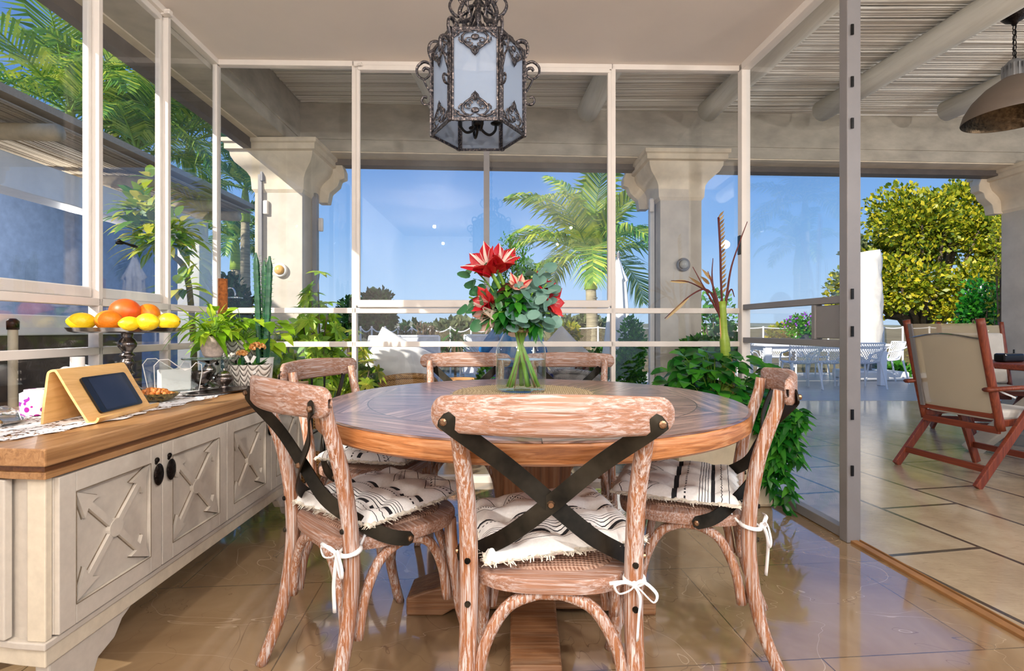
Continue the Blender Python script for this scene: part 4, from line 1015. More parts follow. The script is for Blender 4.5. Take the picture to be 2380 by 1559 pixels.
def palm(name,label,base,h,r,crown,mat,L=2.2,n=13,tilt=0,ll=.6,shaft=.9,seed=1,lw=.045,ups=None,az0=0):
    R.seed(seed); t_=thing(name,label,'palm tree',base)
    top=V((tilt,0,h)); m=MB(); pts=[V((tilt*(k/10)**2,0,(h-shaft)*k/10)) for k in range(11)]; m.tube(pts,[r*(1.25-.35*k/10) for k in range(11)],14)
    for k in range(int((h-shaft)/.11)):
        z=k*.11; c=V((tilt*(z/max(h,.1))**2,0,z)); rr=r*(1.27-.35*z/max(.1,(h-shaft)))
        m.tube([c,c+V((0,0,.02))],rr*1.03,14,cap=False)
    m.build('trunk',M['trunk'],t_,smooth=True)
    m=MB().tube([pts[-1],pts[-1]+(top-pts[-1])*.35,pts[-1]+(top-pts[-1])*.8,top+V((0,0,.1))],[r*1.15,r*1.05,r*.75,r*.45],12); m.build('crownshaft',M['shaft'],t_,smooth=True)
    f=MB(); g=MB()
    for i in range(n):
        a=az0+2.399*i+R.uniform(-.2,.2); up=(ups[i%len(ups)] if ups else 1.35-1.35*(i/n)+R.uniform(-.1,.1))
        fb=MB(); frond(fb,top,(math.cos(a),math.sin(a)),L*R.uniform(.85,1.1),up,48,ll,lw,.42+.25*(1-up/1.4),g)
        fb.build('frond',M[mat],t_)
    g.build('leaf_stalks',M['stem'],t_); return t_
pc=G(1378,866); palm('palm_tree','feather palm with a ringed yellow green trunk behind the closed parasol',(pc.x,pc.y,0),2.72,.135,None,'palm',L=2.5,n=17,ll=.9,shaft=.75,seed=5,lw=.06,az0=2.3,tilt=-.05)
def palmat(px,py,Y,label,L,seed,mat='palm',n=14,ll=.6,lw=.05,r=.12,ups=None,az0=0,shaft=.9):
    p=D(px,py,Y); return palm('palm_tree',label,(p.x,p.y,0),p.z,r,None,mat,L,n,0,ll,shaft,seed,lw,ups,az0)
palmat(163,262,9.6,'tall bright feather palm rising above the reed roof at far left',3.0,11,'palm',15,.85,.055,.13,az0=.4)
palmat(262,60,11.5,'tallest palm behind the bright feather palm at upper left',2.9,12,'palm',12,.8,.055,.12)
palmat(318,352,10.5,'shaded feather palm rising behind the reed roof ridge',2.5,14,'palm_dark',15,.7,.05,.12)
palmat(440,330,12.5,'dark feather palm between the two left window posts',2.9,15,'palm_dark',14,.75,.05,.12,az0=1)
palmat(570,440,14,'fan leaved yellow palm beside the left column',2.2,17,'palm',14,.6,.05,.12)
palmat(548,560,16,'small far palm under the reed roof end',1.6,18,'palm_dark',12,.5,.05,.15)
# palms only seen in the glass reflection are not built
# ================================================================ shrubs and trees
def blob_leaves(m,c,rad,n,size,shell=.55,zmin=-1.,up=.25,kind='spray',asp=.45):
    for i in range(n):
        d=rnd_dir(zmin); k=shell+(1-shell)*R.random(); p=V((c[0]+d.x*rad[0]*k,c[1]+d.y*rad[1]*k,c[2]+d.z*rad[2]*k))
        dd_=(d+rnd_dir()*.9+V((0,0,up))).normalized(); L=size*R.uniform(.7,1.3)
        if kind=='spray': m.spray(p,dd_,L,L*asp)
        else: m.leaf(p,dd_,(0,0,1),L,L*asp,.3,2,.2)
def clump(parts,n,size,kind='spray',shell=.5,asp=.5,up=.25):
    m=MB()
    vol=[r[0]*r[1]+r[0]*r[2] for c,r in parts]; tot=sum(vol)
    for (c,r),v in zip(parts,vol): blob_leaves(m,c,r,int(n*v/tot),size,shell,kind=kind,asp=asp,up=up)
    return m
def tree(name,label,cat,base,h,rad,n,size,mat,trunk_r=.06,lumps=12,seed=3,kind='spray',zc=.6,asp=.5,bare=None,spread=.62,kr=(.34,.55)):
    R.seed(seed); t_=thing(name,label,cat,base); parts=[]; tr=MB()
    for i in range(lumps):
        d=rnd_dir(-.5); c=V((d.x*rad[0]*spread,d.y*rad[1]*spread,h*zc+d.z*rad[2]*spread)); k=R.uniform(*kr); parts.append((c,(rad[0]*k,rad[1]*k,rad[2]*k)))
        tr.tube(smooth_path([(0,0,h*.08),(c.x*.3,c.y*.3,h*.3),(c.x*.8,c.y*.8,c.z*.8+.02),tuple(c)],3),[trunk_r*.7,trunk_r*.65,trunk_r*.6,trunk_r*.5,trunk_r*.45,trunk_r*.4,trunk_r*.3,trunk_r*.25,trunk_r*.2,trunk_r*.15],6)
    tr.tube([(0,0,0),(0,0,h*.12)],[trunk_r,trunk_r*.8],8); tr.build('trunk',M['bark'],t_)
    clump(parts,n,size,kind,asp=asp).build('foliage',M[mat],t_); return t_
def at(px,py_base,d=None,z=0):
    if d is None: return G(px,py_base,z)
    return V(((px-F)/F*d,d,z))
def treeimg(name,label,cat,px0,px1,ptop,Y,n,size,mat,zb=0,**k):
    "tree of the photographed extent standing at depth Y"
    c=D((px0+px1)/2,ptop,Y); rx=(px1-px0)/2*Y/F; h=c.z-zb
    return tree(name,label,cat,(c.x,Y,zb),h,(rx,rx*.8,h*k.pop('rz',.42)),n,size,mat,**k)
treeimg('tree','broad yellow green tree filling the view right of the white cover',"tree",1930,2350,448,13.5,28000,.12,'leaf_yellow',lumps=34,seed=29,trunk_r=.12,zc=.54,rz=.50,spread=.80,kr=(.16,.40),zb=-.1)
treeimg('tree','dark leafy edge of the tree left of the white cover','tree',1945,2035,560,14.5,1500,.18,'leaf_olive',lumps=8,seed=22,trunk_r=.06,zb=-.1)
treeimg('tree','dark round tree beyond the pool fence, left of the flower jar','tree',832,918,672,20,2600,.22,'leaf_dark',lumps=14,seed=23,zb=-.8,zc=.66,rz=.36,trunk_r=.08)
treeimg('tree','smaller dark tree beyond the fence behind the umbrella plant','tree',786,836,688,22,900,.24,'leaf_dark',lumps=8,seed=24,zb=-.8)
for i,(a,b,c,Y,mt,l) in enumerate([(1000,1150,738,34,'leaf_olive','grey green treetops on the skyline left of the jar'),(1275,1400,728,30,'leaf_olive','grey green trees on the skyline behind the palm trunk'),(1395,1475,742,38,'leaf_dark','dark treetops on the skyline behind the parasol'),(905,1010,748,40,'leaf_dark','low dark treetops on the skyline by the bare branches'),(1060,1230,750,46,'leaf_olive','far pale treetops behind the flower jar')]):
    treeimg('tree',l,'tree',a,b,c,Y,1300,.5,mt,lumps=12,seed=40+i,zb=-1.4,rz=.4)
treeimg('hedge','dark leafy hedge beyond the reed roof, left of the column','hedge',478,600,640,9.5,3600,.11,'leaf_dark',lumps=16,seed=31,rz=.5,zc=.5)
treeimg('shrub','yellow green shrub right of the flower jar','shrub',1280,1345,732,8.6,900,.085,'leaf_yellow',lumps=8,seed=32,rz=.3,zc=.72)
treeimg('shrub','dark red leaved shrub beside the knitted cushion','shrub',1338,1364,816,8.0,300,.07,'leaf_red',lumps=6,seed=33,rz=.3,zc=.75)
treeimg('shrub','green garden bush below the closed parasol','shrub',1346,1440,812,9.2,1500,.09,'leaf_mid',lumps=10,seed=34,rz=.5,zc=.5)
treeimg('shrub','olive coloured bush behind the white pool table','shrub',1780,1905,738,12.6,1500,.12,'leaf_yellow',lumps=12,seed=35,rz=.35,zc=.55)
treeimg('shrub','low golden grass clump by the pool fence','shrub',2050,2105,800,12.4,500,.16,'leaf_yellow',lumps=6,seed=36,rz=.4,zc=.45)
treeimg('climbing_shrub','flowering climber growing up beside the right column','shrub',1434,1503,742,7.6,1500,.07,'leaf_mid',lumps=14,seed=37,rz=.5,zc=.52)
treeimg('climbing_shrub','dark rose bush in front of the yellow green tree','shrub',2230,2345,640,9.0,1800,.085,'leaf_deep',lumps=14,seed=38,rz=.42,zc=.55)
treeimg('climbing_shrub','airy yellow climber beside the far right column','shrub',2300,2350,430,7.6,600,.06,'leaf_yellow',lumps=14,seed=39,rz=.5,zc=.5,trunk_r=.02)
treeimg('shrub','pink and green border bush behind the dracaena','shrub',1090,1150,775,10.5,500,.10,'leaf_olive',lumps=6,seed=51,rz=.45,zc=.5)
treeimg('shrub','grassy green clump at the foot of the white cover','shrub',2048,2120,832,11.0,500,.16,'leaf_mid',lumps=5,seed=52,rz=.5,zc=.4)
# ---------------------------------------------------------------- umbrella plants outside the glass
def schefflera(name,label,loc,stems,mat,L=.10,pot=None,nper=9,seed=1,leaf_n=8):
    R.seed(seed); t_=thing(name,label,'plant',loc); st=MB(); lf=MB()
    for (x,y,z) in stems:
        b=V((R.uniform(-.06,.06),R.uniform(-.06,.06),.12)); top=V((x,y,z)); pts=smooth_path([b,b+(top-b)*.5+V((R.uniform(-.05,.05),0,.04)),top],6); st.tube(pts,[.009*(1-.5*i/len(pts)) for i in range(len(pts))],6)
        for k in range(nper):
            q=pts[int((.25+.75*k/(nper-1))*(len(pts)-1))] if nper>1 else pts[-1]; a=R.random()*6.28; d=V((math.cos(a),math.sin(a),R.uniform(.1,.9))).normalized() if k<nper-1 else V((R.uniform(-.3,.3),-.2,1)).normalized()
            c=q+d*R.uniform(.06,.12); st.tube([q,c],.0025,4); u=d.orthogonal().normalized(); w=d.cross(u)
            for j in range(leaf_n): 
                e=(u*math.cos(6.28*j/leaf_n)+w*math.sin(6.28*j/leaf_n)+d*.25); lf.leaf(c,e,d,L*R.uniform(.8,1.1),L*.38,.35,3,.15)
    st.build('stems',M['bark'],t_); lf.build('leaves',M[mat],t_,smooth=True)
    if pot: pot(t_)
    return t_
def simple_pot(r,h,mat,name='pot'):
    return lambda t_: MB().lathe([(0,0),(r*.72,0),(r*.94,h*.86),(r,h*.87),(r,h),(r*.9,h),(r*.88,h*.88),(0,h*.88)],28).build(name,mat,t_,ang=.6)
M['pot_dark']=plain('dark_grey_pot',S(62,62,64),.5); M['pot_cream']=plain('cream_pot',S(206,196,178),.7,amt=.1)
schefflera('umbrella_plant','tall umbrella plant with glossy yellow green leaves outside, in front of the left column',(-1.62,4.15,0),[(.05,0,1.40),(-.10,.05,1.12),(.14,-.05,1.15),(-.2,0,.9),(.22,.05,.85),(0,.0,1.25),(.1,.1,.7),(.26,0,.62),(-.05,-.1,.6),(.15,-.15,.8)],'leaf_bright',.13,simple_pot(.17,.30,M['pot_cream']),14,61)
schefflera('umbrella_plant','variegated umbrella plant outside between the column and the sideboard end',(-2.02,4.12,0),[(.0,0,1.10),(-.15,.05,.95),(.17,-.05,.92),(-.2,0,.72),(.1,.05,.7),(.3,.1,.55),(.38,0,.75)],'leaf_var',.10,simple_pot(.17,.30,M['pot_cream']),16,62)
schefflera('umbrella_plant','low variegated umbrella plant outside below the mullion left of the white chair',(-1.28,4.1,0),[(.0,0,.95),(-.15,.05,.75),(.15,-.05,.7),(-.2,0,.5),(.1,.05,.52)],'leaf_var',.10,simple_pot(.15,.28,M['pot_cream']),16,63)
# aloe & strap leaved plants
def rosette(name,label,loc,n,L,W,mat,pot=None,up=(.3,1.2),droop=.5,z0=.25,seed=1,segs=6,cat='plant',stem=0):
    R.seed(seed); t_=thing(name,label,cat,loc); m=MB()
    for i in range(n):
        a=2.399*i; e=R.uniform(*up); d=V((math.cos(a)*math.cos(e),math.sin(a)*math.cos(e),math.sin(e)))
        m.leaf(V((d.x*.02,d.y*.02,z0+stem*R.uniform(.75,1))),d,(0,0,1),L*R.uniform(.75,1.1),W,droop,segs,.25,shape=lambda t:(1-t**2.2)*(.55+.45*min(1,t*4)))
    m.build('leaves',M[mat],t_,smooth=True)
    if stem: MB().tube([(0,0,z0*.6),(0,0,z0+stem)],.02,8).build('stem',M['bark'],t_)
    if pot: pot(t_)
    return t_
rosette('strap_leaf_plant','lime green strap leaved plant outside behind the far left chair',(-.74,3.9,0),26,.50,.048,'leaf_bright',simple_pot(.14,.34,M['pot_dark']),(.25,1.2),.85,.42,71)
rosette('aloe','grey green spiky aloe outside behind the rail of the back left chair',(-1.40,3.95,0),30,.30,.03,'leaf_euca',simple_pot(.14,.32,M['pot_cream']),(.2,1.4),.1,.36,72)
rosette('strap_leaf_plant','dark strap leaved plant outside behind the far right chair',(.32,3.95,0),26,.50,.05,'leaf_dark',simple_pot(.16,.34,M['pot_dark']),(.25,1.2),.7,.38,73)
rosette('dracaena','dracaena with a head of narrow leaves left of the flower jar',(D(1058,0,7.3).x,7.3,0),60,.36,.035,'leaf_mid',simple_pot(.18,.32,M['white']),(-.4,1.35),.55,.34,74,stem=.62)
treeimg('bushy_plant','small feathery green plant in a dark grey pot outside left of the white chair','plant',822,872,846,4.6,400,.05,'leaf_mid',lumps=5,seed=75,rz=.2,zc=.8,trunk_r=.015)
tpb=at(848,0,4.6); o_=MB().lathe([(0,0),(.09,0),(.12,.42),(.13,.42),(.13,.46),(.115,.46),(0,.44)],26).build('plant_pot',M['pot_dark'],loc=(tpb.x,4.6,0),ang=.6); tag(o_,'dark grey plant pot outside holding the feathery green plant','pot')
treeimg('bushy_plant','round leaved creeper beside the orange sack behind the table','plant',1098,1160,856,4.5,420,.055,'leaf_mid',lumps=5,seed=76,rz=.4,zc=.6,trunk_r=.012)
# bare frangipani
R.seed(80); fg=thing('bare_tree','bare branched frangipani in front of the pool fence','tree',(D(1000,0,9.6).x,9.6,0)); m=MB()
def branch(p,d,L,r,n):
    e=p+d*L; m.tube([p,p+d*L*.5+V((0,0,.02)),e],[r,r*.85,r*.75],6)
    if n>0:
        for s in range(3 if n>1 else 2):
            a=R.uniform(-.9,.9); d2=(d+V((a,R.uniform(-.5,.5),R.uniform(.1,.6)))).normalized(); branch(e,d2,L*R.uniform(.6,.8),r*.7,n-1)
branch(V((0,0,0)),V((.1,0,1)),.38,.035,4); branch(V((-.1,0,0)),V((-.5,0,.9)).normalized(),.42,.035,4); m.build('branches',M['bark'],fg,smooth=True)
# ================================================================ pool fence
def fence(label,pts,h,sag=.10,rope=True):
    t_=thing('pool_fence',label,'fence',(pts[0].x,pts[0].y,0)); o0=pts[0].copy(); o0.z=0; net=MB(); rp=MB()
    for i,p in enumerate(pts): MB().tube([p-o0,p-o0+V((0,0,h))],.022,8).build('post',M['white'],t_)
    for a,b in zip(pts,pts[1:]):
        prev=None
        for k in range(9):
            q=a-o0+(b-a)*k/8; zz=h-.04-sag*math.sin(PI*k/8); cur=[q+V((0,0,.04)),q+V((0,0,zz))]
            if prev: net.add([prev[0],cur[0],cur[1],prev[1]],[(0,1,2,3)])
            prev=cur
        rp.tube([a-o0+(b-a)*k/8+V((0,0,h-.03-sag*math.sin(PI*k/8))) for k in range(9)],.014,6)
    net.build('netting',M['netting'],t_); rp.build('top_cord',M['white'],t_); return t_
t=NT('fence_net'); tr=t.new('ShaderNodeBsdfTransparent'); df=t.new('ShaderNodeBsdfDiffuse'); df.inputs[0].default_value=c4(S(120,106,84)); mx=t.new('ShaderNodeMixShader'); mx.inputs[0].default_value=.5; t.l.new(tr.outputs[0],mx.inputs[1]); t.l.new(df.outputs[0],mx.inputs[2]); t.l.new(mx.outputs[0],t.out.inputs[0]); M['netting']=t.m
fence('white posted netted pool fence seen through the left half of the glazing',[V(((px-F)/F*11.6,11.6,-.02)) for px in (838,864,895,926,957,1000,1047,1095,1143)],1.12)
fence('white posted netted pool fence behind the palm and the right column',[V(((px-F)/F*12.0,12.0,-.02)) for px in (1240,1310,1390,1455,1545,1630,1715,1774,1850,1925,1990,2053,2098,2160,2230)],1.12,.02)
# ================================================================ neighbouring wing at the left
ex0,ex1=-4.35,-6.5; ey0,ey1=-1.0,8.6
reeds('neighbour_roof_reeds',ey0,lambda y:ey1,0,2.6,3.02,M['reed_old'],'x',.03)
o_=COL.objects['neighbour_roof_reeds']
for v in o_.data.vertices:
    X=v.co.y; yy=v.co.x; v.co.x=-4.35-X; v.co.y=yy; v.co.z=2.98+(v.co.z-3.02)+.12*min(1,X/2.6)-.0
o_['label']='weathered reed roof of the neighbouring wing'
m=MB(); m.prism([(-4.32,-1),(-4.32,8.6),(-7,8.6),(-7,-1)],3.05,3.12); struct(m.build('neighbour_roof',M['reed_old']),'top of the neighbouring reed roof')
for i,y in enumerate([1.0,4.77,6.4,7.6,8.3]):
    m=MB().tube([(-4.42 if i!=1 else -4.22,y,2.86),(-6.8,y,2.92)],.078,14); struct(m.build('neighbour_log.%03d'%i if i else 'neighbour_log',plain('bare_log%d'%i,S(196,176,142),.7,amt=.15,scale=6),smooth=True),'round log rafter poking out under the weathered reed roof')
m=MB(); m.box((-4.95,3.5,2.55),(.30,9.2,.34)); struct(m.build('neighbour_beam',M['white'],bevel=.01),'white beam under the neighbouring reed roof')
m=MB(); m.box((-4.95,8.0,1.2),(.34,.34,2.4)); struct(m.build('neighbour_pillar',M['white'],bevel=.01),'white corner pillar of the neighbouring wing')
m=MB(); m.box((-4.95,1.2,1.2),(.34,.34,2.4)); struct(m.build('neighbour_pillar',M['white'],bevel=.01),'white near pillar of the neighbouring wing')
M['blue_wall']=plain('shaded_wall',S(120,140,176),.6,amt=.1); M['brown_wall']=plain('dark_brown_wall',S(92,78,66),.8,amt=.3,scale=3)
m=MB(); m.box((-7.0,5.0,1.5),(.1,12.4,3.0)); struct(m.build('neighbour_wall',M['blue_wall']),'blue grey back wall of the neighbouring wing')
m=MB(); m.box((-3.55,2.7,1.06),(.22,4.2,.15)); struct(m.build('garden_wall_cap',M['white'],bevel=.01),'white cap of the low garden wall outside the side windows')
m=MB(); m.box((-3.55,2.7,.485),(.16,4.2,1.0)); struct(m.build('garden_wall',M['brown_wall']),'dark brown low garden wall outside the side windows')
# curtain in the neighbouring wing
m=MB(); n=60
for i in range(n+1):
    y=1.4+1.5*i/n; x=-5.0+.05*math.sin(i*1.1); m.v+=[(x,y,.1),(x,y,2.38)]
for i in range(n): m.f.append((2*i,2*i+2,2*i+3,2*i+1))
tag(m.build('curtain',M['white_fabric'],smooth=True),'pale gathered curtain hanging in the neighbouring wing','curtain')
p=D(543,690,7.2); sh=thing('outdoor_shower','outdoor shower with a flat round head outside left of the column','shower',(p.x-.10,7.2,0)); z_=p.z
m=MB(); m.tube(smooth_path([(0,0,0),(0,0,z_*.6),(0,0,z_+.05),(.03,0,z_+.12),(.09,0,z_+.12),(.12,0,z_+.06),(.12,0,z_+.01)],4),.012,8); m.build('pipe',M['silver'],sh,smooth=True); MB().lathe([(0,0),(.10,0),(.10,.012),(.02,.03),(0,.03)],24,c=(.12,0,z_-.02)).build('shower_head',M['silver'],sh,ang=.5)
# wooden handle standing outside the side glass
p=D(30,740,2.75); bh=thing('broom','wooden broom handle with a black cap standing outside the side window','broom',(p.x,2.75,0)); MB().tube([(0,0,.12),(0,0,p.z-.05),(.0,0,p.z-.02)],[.020,.022,.024],12).build('handle',plain('handle_wood',S(206,190,164),.6,amt=.1),bh,smooth=True)
MB().tube([(0,0,p.z-.06),(0,0,p.z-.015),(0,0,p.z)],[.0265,.028,.014],12).build('cap',M['black_metal'],bh,smooth=True); MB().box((0,0,.06),(.10,.30,.13)).build('brush_head',M['brown_wall'],bh,bevel=.01)
# ================================================================ hexagonal lantern
t=NT('antique_metal'); n=t.noise(130,None,3,.7); n2=t.noise(18)
t.set(Base_Color=t.mix(t.math('MULTIPLY',n2,.3),t.ramp(n,[(.40,S(26,26,30)),(.54,S(72,66,66)),(.70,S(176,160,150))]),c4(S(60,62,74))),Roughness=.4,Metallic=.6); t.bump(n,.5,.002); M['antique']=t.m
t=NT('frosted_glass'); tr=t.new('ShaderNodeBsdfTransparent'); df=t.new('ShaderNodeBsdfTranslucent'); d2=t.new('ShaderNodeBsdfDiffuse'); df.inputs[0].default_value=(.62,.72,.86,1); d2.inputs[0].default_value=(.50,.58,.70,1)
a1=t.new('ShaderNodeMixShader'); a2=t.new('ShaderNodeMixShader'); a1.inputs[0].default_value=.45; a2.inputs[0].default_value=.66; t.l.new(df.outputs[0],a1.inputs[1]); t.l.new(d2.outputs[0],a1.inputs[2]); t.l.new(tr.outputs[0],a2.inputs[1]); t.l.new(a1.outputs[0],a2.inputs[2]); t.l.new(a2.outputs[0],t.out.inputs[0]); M['frosted']=t.m
LX,LY,LZ=-.128,1.935,1.757; s_=.175; LH=.325
ln=thing('pendant_lantern','wrought iron six sided lantern with frosted panes hanging over the table','lantern',(LX,LY,LZ))
hx=[V((s_*math.cos(PI/3*k),s_*math.sin(PI/3*k),0)) for k in range(6)]
m=MB()
for k in range(6):
    a,b=hx[k],hx[(k+1)%6]; mid=((a+b)/2).normalized()
    m.bar(a,a+V((0,0,LH)),.014,.014,up=a.normalized()); up=V((0,0,1))
    for z in (.006,LH-.006): m.bar(a+V((0,0,z)),b+V((0,0,z)),.006,.013)
    d=(b-a).normalized()
    for q in (a+d*.010,b-d*.010): m.bar(q+V((0,0,0)),q+V((0,0,LH)),.006,.012,up=mid)
m.build('frame',M['antique'],ln,bevel=.001)
def spiral(c,ax,ay,r0,r1,a0,a1,n=22): return [V(c)+V(ax)*((r0+(r1-r0)*i/n)*math.cos(a0+(a1-a0)*i/n))+V(ay)*((r0+(r1-r0)*i/n)*math.sin(a0+(a1-a0)*i/n)) for i in range(n+1)]
def ornament():
    "filigree motif in the xz plane, width about .14, standing on z=0"
    m=MB(); X,Z=V((1,0,0)),V((0,0,1))
    m.lathe([(0,.004),(.007,.004),(.010,.002),(.012,0)],14); q=m.v[:]; m.v=[(x,-z,y+.024) for x,y,z in q]
    for s in (-1,1):
        T=lambda pts,r: m.tube([(s*p[0],-.002,p[1]) for p in pts],[r*(.55+.9*math.sin(PI*min(1,i/(len(pts)-1)*.8+.15))) for i in range(len(pts))],5,flat=.6,up=(0,1,0))
        sp=lambda cx,cz,r0,r1,a0,a1: [(cx+(r0+(r1-r0)*i/18)*math.cos(a0+(a1-a0)*i/18),cz+(r0+(r1-r0)*i/18)*math.sin(a0+(a1-a0)*i/18)) for i in range(19)]
        T([(.0,.078),(.012,.070),(.026,.056),(.036,.040),(.037,.022),(.028,.008),(.014,.004),(.004,.008)],.0030)
        T(sp(.019,.040,.012,.003,-2.2,4.6),.0022); T(sp(.012,.052,.007,.002,0,6),.0018)
        T([(.010,.004),(.030,.0),(.046,.006),(.056,.018),(.066,.026),(.074,.027)],.0032)
        T(sp(.050,.012,.012,.004,-1.6,3.2),.0022); T(sp(.060,.008,.009,.003,2.6,-3.0),.0020)
        T([(.030,.050),(.040,.046),(.046,.036),(.045,.026)],.0020); T([(.0,.095),(.007,.084),(.010,.074),(.002,.066)],.0026); T([(0,.066),(.010,.060),(.016,.066),(.013,.073)],.0020)
        m.ball((s*.066,-.002,.006),.0048,8,6,sy=.5)
    m.tube([(0,-.002,.06),(0,-.002,.080),(0,-.002,.100)],[.002,.0045,.0008],6); m.v=[(x*1.0*(1.22 if abs(x)<.05 else 1+.22*max(0,(.08-abs(x))/.03)),y,z*.88) for x,y,z in m.v]; return m
orn=ornament()
for k in range(6):
    a,b=hx[k],hx[(k+1)%6]; mid=(a+b)/2; ang=math.atan2(mid.y,mid.x); rz=ang+PI/2
    g=MB(); u=mid.normalized()*.002; z=V((0,0,.008)); Z=V((0,0,LH-.016)); g.v=[a-u+z,b-u+z,b-u+z+Z,a-u+z+Z,a-u*2+z,b-u*2+z,b-u*2+z+Z,a-u*2+z+Z]; g.f=[(0,1,2,3),(7,6,5,4)]; g.build('pane',M['frosted'],ln)
    for top in (0,1):
        o=orn.build('ornament',M['antique'],ln,smooth=True); o.location=mid+mid.normalized()*.004+V((0,0,.014 if not top else LH-.014)); o.rotation_euler=(0,0,rz)
        if top: o.scale=(1,1,-1)
# side scrolls and the bent straps of the crown
for k in range(6):
    c=hx[k]; u=c.normalized(); Z=V((0,0,1)); m=MB()
    p1=[c+Z*(LH-.02)+u*0]; pts=[c+Z*.245+u*.004]+[c+u*.032+Z*.25+u*(r*math.cos(a_))+Z*(r*math.sin(a_)) for r,a_ in [(.030-.0012*i,2.6-.42*i) for i in range(15)]]
    m.tube(smooth_path([c+Z*.272,c+u*.03+Z*.283,c+u*.055+Z*.262,c+u*.052+Z*.232,c+u*.028+Z*.218,c+u*.008+Z*.235,c+u*.010+Z*.254,c+u*.026+Z*.259,c+u*.034+Z*.249],5),.0036,6,flat=1.6)
    m.tube(smooth_path([c+u*.032+Z*.219,c+u*.022+Z*.195,c+u*.004+Z*.165,c+u*.0+Z*.145,c+u*.010+Z*.125,c+u*.028+Z*.122,c+u*.038+Z*.135,c+u*.032+Z*.150,c+u*.018+Z*.149],5),.0034,6,flat=1.6)
    m.build('scroll',M['antique'],ln,smooth=True)
    m=MB(); m.tube(smooth_path([c+Z*(LH-.035),c+u*.012+Z*(LH+.0),c+u*.005+Z*(LH+.030),c-u*.020+Z*(LH+.035),c-u*.045+Z*(LH+.012),c-u*.05+Z*(LH+.045),c*.42+Z*(LH+.075),c*.30+Z*(LH+.10),c*.40+Z*(LH+.145),c*.28+Z*(LH+.19),c*.10+Z*(LH+.20)],5),.0042,6,flat=2.0)
    m.tube(smooth_path([c*.12+Z*(LH+.16),c*.45+Z*(LH+.13),c*.62+Z*(LH+.17),c*.48+Z*(LH+.21),c*.36+Z*(LH+.18)],5),.0038,6,flat=1.8)
    m.tube([c*.98+Z*(LH-.005),c*.35+Z*(LH+.03),c*.10+Z*(LH+.10)],.005,6); m.build('crown_strap',M['antique'],ln,smooth=True)
m=MB(); m.tube([(0,0,LH+.02),(0,0,LH+.22)],.012,10); m.ball((0,0,LH+.06),.022); m.tube([(0,0,LH+.22),(0,0,ZC-LZ-.02)],.0035,6); m.lathe([(.055,ZC-LZ-.001),(.05,ZC-LZ-.02),(.02,ZC-LZ-.035),(0,ZC-LZ-.036)],24)
zc=LH+.22
while zc<ZC-LZ-.05:
    m.tube([V((.010*math.cos(a_) if int(zc*30)%2 else 0,0 if int(zc*30)%2 else .010*math.cos(a_),zc+.018*math.sin(a_))) for a_ in [2*PI*i/10 for i in range(10)]],.0028,5,closed=True); zc+=.0334
m.build('suspension',M['antique'],ln,smooth=True)
m=MB(); m.tube([(0,0,.055),(0,0,.33)],.007,8); m.ball((0,0,.05),.022,12,8,sz=.7)
for k in range(4):
    a_=PI/2*k+.3; u=V((math.cos(a_),math.sin(a_),0)); Z=V((0,0,1)); m.tube(smooth_path([Z*.05,u*.02+Z*.022,u*.045+Z*.012,u*.066+Z*.03,u*.070+Z*.055],5),.0052,7); m.lathe([(.006,0),(.020,.004),(.021,.008),(.009,.010),(.009,.05),(0,.05)],12,c=u*.070+Z*.052)
m.build('candle_arms',M['black_metal'],ln,smooth=True)
# ================================================================ industrial pendant on the terrace
p=D(2358,272,3.33); pl=thing('pendant_lamp','round grey industrial pendant with bronze lining on the terrace','pendant lamp',(p.x,3.33,2.405))
m=MB().lathe([(.268,.0),(.270,.006),(.255,.06),(.215,.13),(.15,.20),(.085,.245),(.060,.262)],56,close=False); m.build('shade',plain('shade_outside',S(112,98,86),.6,amt=.06),pl,smooth=True)
m=MB().lathe([(.266,.001),(.251,.06),(.211,.128),(.147,.197),(.083,.241),(.0,.25)],56,close=False); m.build('shade_lining',plain('shade_inside',S(84,68,50),.3,.9,amt=.25,scale=40,bump=.5),pl,smooth=True)
m=MB().lathe([(.062,.255),(.060,.30),(.052,.315),(.050,.35),(.03,.375),(0,.38)],20); 
for k in range(16): a_=PI/8*k; m.box((.058*math.cos(a_),.058*math.sin(a_),.30),(.012,.008,.085),a_)
m.build('cap',plain('cap_metal',S(150,150,152),.35,.7),pl,ang=.7)
m=MB(); zc=.385; i=0
while zc<.60:
    m.tube([V((.011*math.cos(a_)*(i%2),.011*math.cos(a_)*((i+1)%2),zc+.019*math.sin(a_))) for a_ in [2*PI*j/10 for j in range(10)]],.003,5,closed=True); zc+=.034; i+=1
m.tube([(.012,.006,.37),(-.006,.0,.48),(.008,0,.60)],.003,5); m.build('chain',M['black_metal'],pl,smooth=True)
MB().lathe([(.075,.690),(.070,.66),(.05,.635),(.02,.618),(.01,.60),(0,.60)],28).build('canopy',M['knob'],pl,smooth=True); MB().ball((0,0,.13),.03,12,8,sz=1.3).build('bulb',M['lens'],pl,smooth=True)
